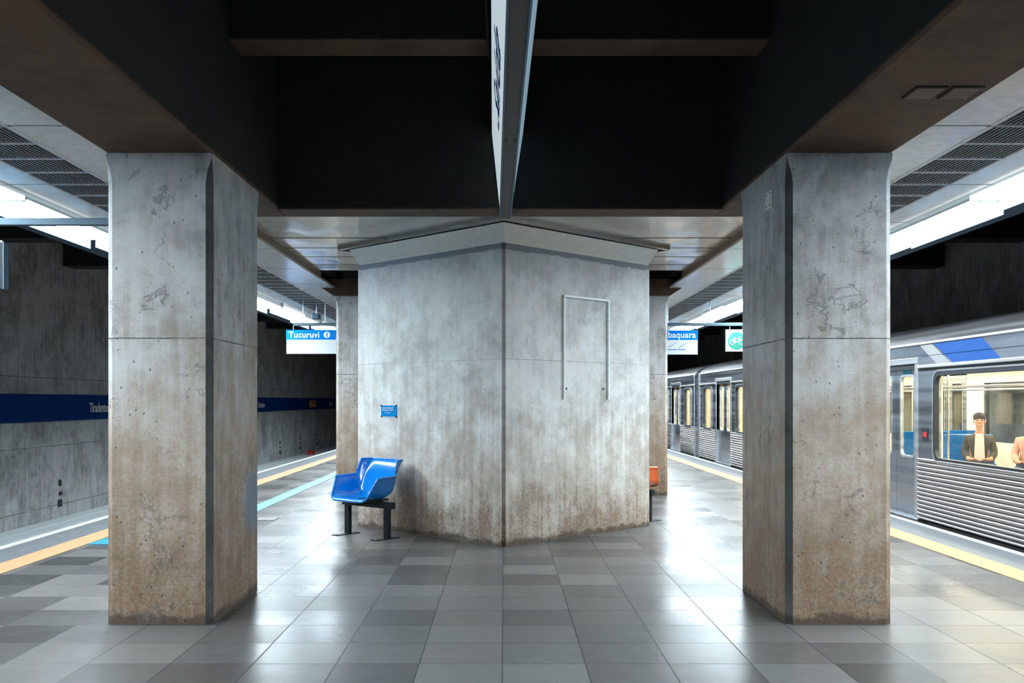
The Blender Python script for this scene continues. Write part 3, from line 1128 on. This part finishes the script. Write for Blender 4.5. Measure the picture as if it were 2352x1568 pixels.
for a, w in ((0.12, 'Saúde'), (0.32, 'São Judas'), (0.545, 'Conceição'), (0.735, 'Jabaquara')):
    tx = text('station_name', w, 0.048, M['letter_grey'], g, 0.0, 0.0006)
    tx.location = (a + 0.04, -0.041, 0.115)
    tx.rotation_euler = (PI / 2, math.radians(-33), 0)
chain(g, 0.12, 0.435, 0.52)
chain(g, 0.95, 0.435, 0.52)

# far right, bicycle sign
g = empty('hanging_sign', (3.95, 17.3, 2.377))
tag(g, 'white hanging sign with a green disc and bicycle, beside the right column', 'sign')
MB().box(0, 0.388, -0.03, 0.03, 0, 0.388).build('sign_body', M['sign_white'], g, bevel=0.003)
MB().disc((0.195, 0.187), 0.158, -0.034, -0.029, 'y', 40).build('green_disc', M['green'], g)
bk = MB()
for cx_ in (0.115, 0.275):
    c_ = [(cx_ + 0.043 * math.cos(2 * PI * q / 20), -0.037, 0.165 + 0.043 * math.sin(2 * PI * q / 20)) for q in range(20)]
    bk.tube(c_, 0.0055, 6, closed=True)
W1, W2 = (0.115, -0.037, 0.165), (0.275, -0.037, 0.165)
BB, ST, HT = (0.182, -0.037, 0.160), (0.160, -0.037, 0.228), (0.248, -0.037, 0.232)
for a, b_ in ((W1, BB), (W1, ST), (BB, ST), (ST, HT), (BB, HT), (HT, W2), (HT, (0.242, -0.037, 0.25)),
              ((0.225, -0.037, 0.252), (0.262, -0.037, 0.250)), (ST, (0.157, -0.037, 0.24)), ((0.138, -0.037, 0.242), (0.172, -0.037, 0.240))):
    bk.tube([a, b_], 0.0055, 6)
bk.build('bicycle_symbol', M['letter_white'], g)
chain(g, 0.08, 0.388, 0.46)
chain(g, 0.31, 0.388, 0.46)
# near left: the dark back of a sign
g = empty('hanging_sign', (-4.92, 7.5, 2.36))
tag(g, 'dark hanging sign cut by the left edge of the photo', 'sign')
MB().box(0, 1.07, -0.035, 0.035, 0, 0.36).build('sign_body', M['black'], g, bevel=0.003)
MB().box(1.066, 1.074, -0.036, 0.036, 0, 0.36).build('sign_edge', M['bracket'], g)
MB().box(1.0, 1.05, -0.012, 0.012, 0.36, 0.376).build('hook', M['steel'], g)
chain(g, 0.985, 0.37, 0.50)
hanger(-5.0, -3.975, 7.5, 2.88, 'outer length of the grey bar carrying the dark sign', False)
# small camera near the far left bar
g = empty('surveillance_camera', (-3.45, 17.9, 3.05))
tag(g, 'small dark surveillance camera hung under the ceiling above the left sign', 'camera')
MB().box(-0.06, 0.06, -0.16, 0.10, -0.05, 0.05).build('camera_body', M['bracket'], g, bevel=0.01)
MB().tube([(0, 0, 0.05), (0, 0, 0.226)], 0.012, 8).build('camera_arm', M['steel'], g)

# ---------------------------------------------------------------- name band on the left wall
g = empty('name_band', (-8.995, Y0 + .5, 1.095))
tag(g, 'long dark blue band with the station name on the left track wall', 'sign band')
Lb = 60.0
MB().box(0, 0.05, 0, Lb, 0, 0.53).build('band_board', M['band_blue'], g)
for d0 in (20.95 - 14.35, 20.95, 35.3, 49.65):
    tx = text('station_name', 'Tiradentes', 0.285, M['letter_white'], g, 0.005, 0.002, space=0.9)
    tx.location = (0.053, d0 - (Y0 + .5), 0.16)
    tx.rotation_euler = (PI / 2, 0, PI / 2)
    tx.scale.x = 0.93
# the wall is seen from the platform: text runs away from the camera on the left wall
o = MB().box(-8.945, -8.93, 44.7, 46.1, 1.21, 1.52).build('notice_panel', M['poster_yellow'])
tag(o, 'small yellow notice fixed over the blue band on the left wall', 'notice')
for k in range(3):
    MB().box(-8.93, -8.926, 44.9, 45.9 - .2 * k, 1.44 - .09 * k, 1.47 - .09 * k).build('notice_lettering', M['black'], o)

# ================================================================== centre light box
g = empty('ceiling_lightbox', (0, 0, 3.12), math.radians(0.617))
tag(g, 'long white light box sign hung down the middle of the dark ceiling recess', 'light box')
ye = 8.60
y_top = 8.41
xb0, xb1, xt0, xt1, H = 0.060, 0.152, -0.012, 0.258, 0.70
ya = -1.0
def quad_panel(bx, tx_, th, name, mat, y0, y1, z0=0.0, z1=H):
    q0 = bx + (tx_ - bx) * z0 / H
    q1 = bx + (tx_ - bx) * z1 / H
    return MB().prism([(q0, z0), (q0 + th, z0), (q1 + th, z1), (q1, z1)], y0, y1, 'y').build(name, mat, g)
quad_panel(xb0, xt0, 0.008, 'left_face', M['panel_glow'], ya, y_top, 0.012)
quad_panel(xb1, xt1, -0.008, 'right_face', M['panel_side'], ya, y_top, 0.012)
MB().box(xb0 + 0.002, xb1 - 0.002, ya, ye, -0.004, 0.012).build('underside', M['lightbox_under'], g)
MB().box(xb0 - 0.007, xb0 + 0.004, ya, ye, -0.012, 0.016).box(xb1 - 0.004, xb1 + 0.007, ya, ye, -0.012, 0.016).build('edge_profile', M['lightbox_side'], g)
MB().prism([(xb0, 0), (xb1, 0), (xt1 + .004, H), (xt0 - .004, H)], y_top, y_top + 0.008, 'y').build('end_plate', M['lightbox_side'], g)
MB().prism([(xt0, H), (xt1, H), (xt1, H + 0.02), (xt0, H + 0.02)], ya, y_top, 'y').build('top_cover', M['frame_dark'], g)
for yy in (6.0, 6.03, 6.06, 7.45):
    for xx in (xb0 + 0.02, xb1 - 0.02):
        MB().disc((xx, yy), 0.006, -0.0055, -0.003, 'z', 8).build('rivet', M['black'], g)
ang = math.atan2(xb0 - xt0, H)
tx = text('lettering', 'Saída', 0.62, M['letter_blue'], g, 0.0, 0.001)
me = tx.data
wd = max(v.co.x for v in me.vertices) - min(v.co.x for v in me.vertices)
k_ = 1.50 / wd
for v in me.vertices:      # lettering reads from the left platform: first letter at the far end
    a, b_, c_ = v.co.x * k_, v.co.y, v.co.z
    zz = 0.20 + b_ * 0.72
    xx = xb0 + (xt0 - xb0) * zz / H - 0.0015 - c_
    v.co = (xx, 6.65 - a, zz)
# hangers of the light box
for yy in (2.0, 5.0, 8.0):
    MB().tube([(0.12, yy, H), (0.12, yy, 1.78)], 0.008, 6).build('drop_rod', M['frame_dark'], g)
o = MB().tube([(-0.137, 5.8, 4.9), (-0.137, 5.8, 4.5), (-0.11, 6.87, 4.05), (-0.10, 7.26, 4.05)], 0.012, 8).build('power_cable', M['black'], smooth=True)
tag(o, 'thin black cable crossing the high rib beside the light box', 'cable')


# ================================================================== the train
XT = 5.25
XF = 8.40


def train_car(y0, label, doors, near):
    """y0: end nearest the camera. Side facing the platform at x = XT."""
    L = 21.1
    g = empty('train_car', (XT, y0, 0))
    tag(g, label, 'train car', 'cars of the train at the right platform')
    wx = XF - XT
    ds = [(d - 0.72, d + 0.72) for d in doors]
    wins = []
    wins.append((0.62, 1.52) if True else None)
    for a, b_ in zip(ds[:-1], ds[1:]):
        wins.append((a[1] + 0.60, b_[0] - 0.60))
    wins.append((L - 1.52, L - 0.62))
    Z0, ZB, ZT, ZR = 0.79, 0.80, 1.81, 2.20
    # side sheets between openings
    for side, xx in ((0, 0.0), (1, wx - 0.06)):
        b = MB()
        cur = 0.0
        ops = sorted([(a, c, 'd') for a, c in ds] + [(a, c, 'w') for a, c in wins])
        for a, c, k in ops:
            b.box(xx, xx + 0.06, cur, a, 0.79, 1.90)
            if k == 'w':
                b.box(xx, xx + 0.06, a, c, 0.79, 0.80)
                b.box(xx, xx + 0.06, a, c, 1.81, 1.90)
            cur = c
        b.box(xx, xx + 0.06, cur, L, 0.79, 1.90)
        b.build('side_panel', M['train'], g)
        # fascia above
        b = MB()
        b.box(xx, xx + 0.06, 0, L, 2.06, 2.21)
        cur = 0.0
        for a, c in ds:
            b.box(xx, xx + 0.06, cur, a - 0.06, 1.90, 2.054)
            b.box(xx, xx + 0.06, a - 0.06, c + 0.06, 2.0, 2.054)
            cur = c + 0.06
        b.box(xx, xx + 0.06, cur, L, 1.90, 2.054)
        b.build('upper_panel', M['train'], g)
        if side == 0:
            # ribs: one wavy sheet per stretch
            cur = 0.12
            for a, c in ds + [(L - 0.12, L)]:
                n = 15
                prof = []
                zs0, zs1 = 0.0, 0.785
                for q in range(n * 6 + 1):
                    zz = zs0 + (zs1 - zs0) * q / (n * 6)
                    ph = (q % 6) / 6
                    prof.append((-0.004 - 0.022 * max(0.0, math.sin(PI * ph)) ** 0.7, zz))
                prof = prof + [(0.05, zs1), (0.05, zs0)]
                e = a - 0.10 if a < L - 0.2 else a
                if e > cur:
                    MB().prism(prof, cur, e, 'y').build('ribbed_panel', M['train_ribs'], g, smooth=True, angle=60)
                cur = c + 0.10
        else:
            MB().box(xx, xx + 0.06, 0, L, -0.1, 0.79).build('lower_panel', M['train_light'], g)
    # gutter rail and cant rail on the platform side
    cur = 0.0
    gr = MB()
    for a, c in ds + [(L, L)]:
        if a - 0.12 > cur:
            gr.box(-0.035, 0.0, cur, a - 0.12, 1.905, 1.945)
        cur = c + 0.12
    gr.build('gutter_rail', M['chrome'], g, bevel=0.008)
    dk = MB()
    cur = 0.0
    for a, c in ds + [(L, L)]:
        if a - 0.12 > cur:
            dk.box(-0.006, 0.0, cur, a - 0.12, 1.872, 1.905)
        cur = c + 0.12
    dk.build('gutter_shadow_gap', M['train_dark'], g)
    MB().box(-0.02, 0.02, 0, L, 2.205, 2.232).build('cant_rail', M['letter_white'], g, bevel=0.004)
    # roof
    pr_ = [(0.0, 2.21), (0.06, 2.30), (0.22, 2.42), (0.55, 2.52), (1.1, 2.58), (wx / 2, 2.60)]
    full = pr_ + [(wx - a, z) for a, z in reversed(pr_[:-1])] + [(wx - 0.1, 2.21), (wx / 2, 2.3), (0.1, 2.21)]
    MB().prism(full, 0, L, 'y').build('roof', M['train_roof'], g, smooth=True, angle=40)
    # ends
    for a, c in ((0.0, 0.10), (L - 0.10, L)):
        MB().box(-0.022, 0.03, a, c, -0.05, 2.20).box(0.03, 1.15, a + .02, c - .02, -0.05, 2.25).box(1.95, wx, a + .02, c - .02, -0.05, 2.25) \
            .box(1.15, 1.95, a + .02, c - .02, 1.95, 2.25).build('end_frame', M['train_light'], g, bevel=0.01)
    for (a, c) in ((-0.15, 0.02), (L - 0.02, L + 0.15)):
        MB().box(0.9, 2.2, a, c, -0.3, 2.2).build('gangway', M['train_under'], g)
    # underframe
    MB().box(0.06, wx - 0.06, 0.05, L - 0.05, -0.28, -0.06).build('underframe', M['train_under'], g)
    for yy in (2.9, L - 2.9):
        bg = MB()
        bg.box(0.45, wx - 0.45, yy - 1.2, yy + 1.2, -1.0, -0.5)
        bo = bg.build('bogie', M['train_under'], g, bevel=0.03)
        for q in (-0.85, 0.85):
            for w_ in (0.78, wx - 0.78 - 0.12):
                MB().disc((yy + q, -0.96), 0.42, w_, w_ + 0.12, 'x', 28).build('wheel', M['rail'], bo)
        bb_ = MB().box(0.8, wx - 0.8, yy - 0.3, yy + 0.3, -0.5, -0.27).build('bolster', M['train_under'], bo)
    # interior shell
    MB().box(0.06, wx - 0.06, 0.08, L - 0.08, -0.06, 0.0).build('car_floor', M['train_floor'], g)
    MB().box(0.06, wx - 0.06, 0.08, L - 0.08, 2.10, 2.14).build('car_ceiling', M['train_in'], g)
    for a in (0.65, wx - 0.85):
        MB().box(a, a + 0.20, 0.4, L - 0.4, 2.072, 2.10).build('ceiling_light', M['train_light'], g)
        MB().add([(a, .4, 2.07), (a, L - .4, 2.07), (a + .2, L - .4, 2.07), (a + .2, .4, 2.07)], [(0, 1, 2, 3)]) \
            .build('light_diffuser', M['train_glow'], g, keep=True)
    for a in (0.65, wx - 0.65):
        MB().tube([(a, 0.5, 1.68), (a, L - 0.5, 1.68)], 0.017, 8).build('grab_rail', M['chrome'], g, smooth=True)
    for d in doors:
        for a in (0.75, wx - 0.75):
            MB().tube([(a, d, 0.0), (a, d, 2.10)], 0.017, 8).build('grab_pole', M['chrome'], g, smooth=True)
    # inner lining beside the windows, cream
    for xx in (0.061, wx - 0.085):
        b = MB()
        cur = 0.1
        for a, c, k in sorted([(a, c, 'd') for a, c in ds] + [(a, c, 'w') for a, c in wins]):
            b.box(xx, xx + 0.02, cur, a, 0.0, 2.10)
            if k == 'w':
                b.box(xx, xx + 0.02, a, c, 0.0, 0.80)
                b.box(xx, xx + 0.02, a, c, 1.81, 2.10)
            cur = c
        b.box(xx, xx + 0.02, cur, L - 0.1, 0.0, 2.10)
        b.build('inner_lining', M['train_in'], g)
    for yy in (0.10, L - 0.13):
        MB().box(0.1, wx - 0.1, yy, yy + 0.03, 0.0, 2.10).build('inner_end_wall', M['train_in'], g)
    # windows
    for side, xx in ((0, 0.0), (1, wx)):
        sg = -1 if side == 0 else 1
        for a, c in wins:
            cyy, w = (a + c) / 2, c - a
            wf = MB().ring(rrect(cyy, 1.305, w + 0.09, 1.10, 0.14), rrect(cyy, 1.305, w - 0.01, 1.0, 0.11), xx - 0.02 * (1 if side == 0 else -1), xx + 0.03 * (1 if side == 0 else -1), 'x') \
                .build('window', M['train_dark'], g)
            MB().prism(rrect(cyy, 1.305, w - 0.008, 1.002, 0.11), xx + 0.012 * -sg, xx + 0.018 * -sg, 'x').build('window_pane', M['glass'], wf)
            if side == 0:
                MB().ring(rrect(cyy, 1.305, w + 0.13, 1.14, 0.16), rrect(cyy, 1.305, w + 0.09, 1.10, 0.14), -0.024, 0.0, 'x').build('window_rim', M['train_light'], wf)
        # doors
        for di, (a, c) in enumerate(ds):
            mid = (a + c) / 2
            x_in = xx + 0.05 if side == 0 else xx - 0.09
            for (p, q) in ((a, mid - 0.004), (mid + 0.004, c)):
                cyy, w = (p + q) / 2, q - p
                zc, hh = 1.30, 1.04
                leaf = MB()
                ww = 0.42
                leaf.box(x_in, x_in + 0.04, p, cyy - ww / 2, 0.0, 1.96).box(x_in, x_in + 0.04, cyy + ww / 2, q, 0.0, 1.96)
                leaf.box(x_in, x_in + 0.04, cyy - ww / 2, cyy + ww / 2, 0.0, zc - hh / 2).box(x_in, x_in + 0.04, cyy - ww / 2, cyy + ww / 2, zc + hh / 2, 1.96)
                lf = leaf.build('door_leaf', M['train'], g)
                MB().ring(rrect(cyy, zc, ww + 0.05, hh + 0.05, 0.09), rrect(cyy, zc, ww - 0.008, hh - 0.008, 0.07), x_in - 0.006, x_in + 0.03, 'x').build('door_gasket', M['train_light'], lf)
                MB().prism(rrect(cyy, zc, ww - 0.006, hh - 0.006, 0.07), x_in + 0.012, x_in + 0.018, 'x').build('door_glass', M['glass'], lf)
                if side == 0:
                    tg = M['cyan_tag'] if near and d_is_near(y0 + mid) else M['orange_tag']
                    MB().box(x_in - 0.004, x_in, cyy - 0.13, cyy + 0.13, 1.84, 1.90).build('door_tag', tg, lf)
            if side == 0:
                b = MB()
                b.box(-0.012, 0.06, a - 0.10, a, -0.02, 2.05).box(-0.012, 0.06, c, c + 0.10, -0.02, 2.05).box(-0.02, 0.06, a - 0.10, c + 0.10, 1.97, 2.05)
                b.build('door_frame', M['train_light'], g, bevel=0.006)
                MB().box(-0.045, 0.06, a - 0.12, c + 0.12, -0.06, 0.012).build('door_sill', M['chrome'], g, bevel=0.012)
                MB().box(0.0, 0.05, a, c, 1.90, 1.97).build('door_track', M['train_dark'], g)
    return g


def d_is_near(y):
    return y < 16.0


c1y = 26.35 - 21.4
doorsA = [8.05 - c1y, 13.1 - c1y, 18.15 - c1y, 23.2 - c1y]
carA = train_car(c1y, 'nearest stainless train car with a blue slanted mark, passengers inside, at right', doorsA, True)
c2y = 26.60
carB = train_car(c2y, 'farther stainless train car beyond the coupling, seen between pier and right column', [3.0, 8.05, 13.1, 18.15], False)


def par(a, b_, c_, d_, x, mat, name, parent, y0):
    """slanted patch on the side of the car, a..b along the top, c..d along the bottom"""
    for (z0, z1) in ((2.06, 2.20), (1.945, 2.054)):
        f0 = (2.20 - z1) / (2.20 - 1.945)
        f1 = (2.20 - z0) / (2.20 - 1.945)
        L = lambda t, p, q: p + (q - p) * t
        MB().prism([(L(f1, a, c_) - y0, z0), (L(f1, b_, d_) - y0, z0), (L(f0, b_, d_) - y0, z1), (L(f0, a, c_) - y0, z1)], x - 0.004, x, 'x').build(name, mat, parent)


par(10.66, 11.85, 10.24, 11.33, 0.0, M['train_blue'], 'blue_mark', carA, c1y)
par(11.9, 12.25, 11.40, 11.75, 0.0, M['train_stripe_light'], 'light_mark', carA, c1y)
MB().box(-0.006, 0, 12.0 - c1y, 12.16 - c1y, 1.00, 1.16).build('door_button_plate', M['train_dark'], carA)
MB().box(-0.010, -0.006, 12.03 - c1y, 12.13 - c1y, 1.05, 1.11).build('red_label', M['red'], carA)


def train_seat(car, y, x, flip=False):
    r = empty('seat', (x, y, 0), PI if flip else 0)
    r.parent = car
    MB().box(-0.42, 0.42, -0.24, 0.22, 0.40, 0.46).build('seat_pad', M['seat_blue'], r, bevel=0.02)
    MB().prism([(0.18, 0.44), (0.24, 0.44), (0.32, 1.0), (0.27, 1.0)], -0.42, 0.42, 'x').build('seat_back', M['seat_blue'], r, bevel=0.015)
    MB().box(-0.3, 0.3, -0.1, 0.12, 0.0, 0.40).build('seat_base', M['train_in2'], r)
    return r


# ================================================================== passengers
def skinned(name, pts, edges, mat, parent, level=2):
    me = bpy.data.meshes.new(name)
    me.from_pydata([p[:3] for p in pts], edges, [])
    ob = bpy.data.objects.new('tmp', me)
    COL.objects.link(ob)
    ob.modifiers.new('skin', 'SKIN')
    me.skin_vertices[0].data[0].use_root = True
    for i, p in enumerate(pts):
        r = p[3]
        me.skin_vertices[0].data[i].radius = (r, p[4] if len(p) > 4 else r)
    sd = ob.modifiers.new('sub', 'SUBSURF')
    sd.levels = level
    sd.render_levels = level
    bpy.context.view_layer.update()
    dg = bpy.context.evaluated_depsgraph_get()
    m2 = bpy.data.meshes.new_from_object(ob.evaluated_get(dg))
    bpy.data.objects.remove(ob)
    m2.materials.clear()
    m2.materials.append(mat)
    for p in m2.polygons:
        p.use_smooth = True
    o2 = bpy.data.objects.new(name, m2)
    COL.objects.link(o2)
    if parent:
        o2.parent = parent
    return o2


def person(loc, rz, label, jacket, shirt, hair_long=False, lean=0.0):
    """seated person facing local -y; hands in the lap"""
    root = empty('person', loc, rz)
    tag(root, label, 'person', 'passengers in the nearest train car')
    # skin body: pelvis, torso, neck, head, arms with hands, legs
    P = [(0, 0.02, 0.56, 0.13, 0.11), (0, 0.03, 0.75, 0.13, 0.095), (0, 0.02, 0.92, 0.125, 0.09), (0, 0.02, 1.0, 0.08, 0.065),
         (0, 0.0, 1.06, 0.048, 0.05), (0, -0.02, 1.13, 0.052, 0.06), (0, -0.03, 1.19, 0.070, 0.088), (0, -0.02, 1.27, 0.066, 0.085)]
    E = [(i, i + 1) for i in range(7)]
    for s_ in (-1, 1):
        k = len(P)
        P += [(s_ * 0.15, 0.02, 0.945, 0.045, 0.045), (s_ * 0.195, 0.0, 0.74, 0.040, 0.040), (s_ * 0.145, -0.20, 0.66, 0.032, 0.032), (s_ * 0.09, -0.27, 0.655, 0.024, 0.030)]
        E += [(2, k), (k, k + 1), (k + 1, k + 2), (k + 2, k + 3)]
        hb = k + 3
        for f in range(4):
            m_ = len(P)
            bx, by = s_ * (0.085 - 0.0), -0.275
            oy = (-0.025 + 0.017 * f)
            ln = (0.075, 0.085, 0.08, 0.065)[f]
            P += [(bx - s_ * 0.035, by + oy, 0.662, 0.0095), (bx - s_ * (0.035 + ln * .6), by + oy - .005, 0.655, 0.0085), (bx - s_ * (0.035 + ln), by + oy - .008, 0.64, 0.0075)]
            E += [(hb, m_), (m_, m_ + 1), (m_ + 1, m_ + 2)]
        m_ = len(P)
        P += [(s_ * 0.075, -0.315, 0.67, 0.010), (s_ * 0.05, -0.335, 0.672, 0.0085)]
        E += [(hb, m_), (m_, m_ + 1)]
        k = len(P)
        P += [(s_ * 0.10, -0.02, 0.55, 0.085, 0.08), (s_ * 0.12, -0.42, 0.53, 0.062, 0.062), (s_ * 0.12, -0.44, 0.12, 0.042, 0.042), (s_ * 0.12, -0.50, 0.05, 0.04, 0.03), (s_ * 0.12, -0.60, 0.035, 0.035, 0.025)]
        E += [(0, k), (k, k + 1), (k + 1, k + 2), (k + 2, k + 3), (k + 3, k + 4)]
    body = skinned('body', P, E, M['skin'], root)
    # face
    fc = MB()
    fc.sphere((0, -0.112, 1.195), (0.014, 0.022, 0.022), 10, 8)
    fc.sphere((-0.078, -0.02, 1.20), (0.010, 0.018, 0.030), 10, 8).sphere((0.078, -0.02, 1.20), (0.010, 0.018, 0.030), 10, 8)
    fc.build('nose_and_ears', M['skin'], body, smooth=True, angle=80)
    MB().sphere((-0.03, -0.100, 1.222), (0.014, 0.010, 0.008), 10, 6).sphere((0.03, -0.100, 1.222), (0.014, 0.010, 0.008), 10, 6).build('eyes', M['hair'], body, smooth=True)
    MB().sphere((0, -0.108, 1.150), (0.024, 0.008, 0.006), 10, 6).build('mouth', M['cloth_pink'], body, smooth=True)
    hr = MB()
    hr.sphere((0, 0.0, 1.262), (0.086, 0.104, 0.070), 20, 12)
    if hair_long:
        hr.sphere((0, 0.055, 1.17), (0.088, 0.055, 0.14), 18, 12)
    hr.build('hair', M['hair'], root, smooth=True, angle=80)
    # clothing shells, a little larger than the body
    J = [(0, 0.02, 0.60, 0.145, 0.12), (0, 0.03, 0.76, 0.140, 0.112), (0, 0.02, 0.92, 0.145, 0.110), (0, 0.015, 1.0, 0.10, 0.085), (0, 0.005, 1.035, 0.062, 0.062)]
    JE = [(0, 1), (1, 2), (2, 3), (3, 4)]
    for s_ in (-1, 1):
        k = len(J)
        J += [(s_ * 0.155, 0.02, 0.945, 0.060, 0.060), (s_ * 0.20, 0.0, 0.74, 0.052, 0.052), (s_ * 0.15, -0.185, 0.665, 0.044, 0.044)]
        JE += [(2, k), (k, k + 1), (k + 1, k + 2)]
    skinned('jacket', J, JE, jacket, root)
    MB().prism([(-0.055, 1.02), (0.055, 1.02), (0.075, 0.62), (-0.075, 0.62)], -0.145, -0.10, 'y').build('shirt', shirt, root, bevel=0.02)
    T_ = [(0, 0.02, 0.54, 0.14, 0.12)]
    TE = []
    for s_ in (-1, 1):
        k = len(T_)
        T_ += [(s_ * 0.10, -0.03, 0.545, 0.10, 0.095), (s_ * 0.12, -0.42, 0.535, 0.075, 0.075), (s_ * 0.12, -0.44, 0.14, 0.06, 0.06)]
        TE += [(0, k), (k, k + 1), (k + 1, k + 2)]
    skinned('trousers', T_, TE, M['cloth_blue'], root)
    return root


def car_xy(y):
    return y - c1y


train_seat(carA, car_xy(14.25), 6.90 - XT)
train_seat(carA, car_xy(13.35 + 2.9), 6.90 - XT, True)
train_seat(carA, car_xy(12.2), 7.35 - XT)
train_seat(carA, car_xy(16.2), 7.70 - XT)
train_seat(carA, car_xy(19.3), 6.6 - XT)
for a in (20.6, 21.6):
    train_seat(carA, car_xy(a), 5.95 - XT)
person((6.92, 14.12, 0.0), math.radians(-25), 'dark-haired passenger in a dark jacket over white, seated behind the train window', M['cloth_dark'], M['cloth_white'])
person((7.25, 13.35, 0.0), math.radians(-35), 'passenger in pale pink seated at the right edge of the train window', M['cloth_pink'], M['cloth_white'], True)
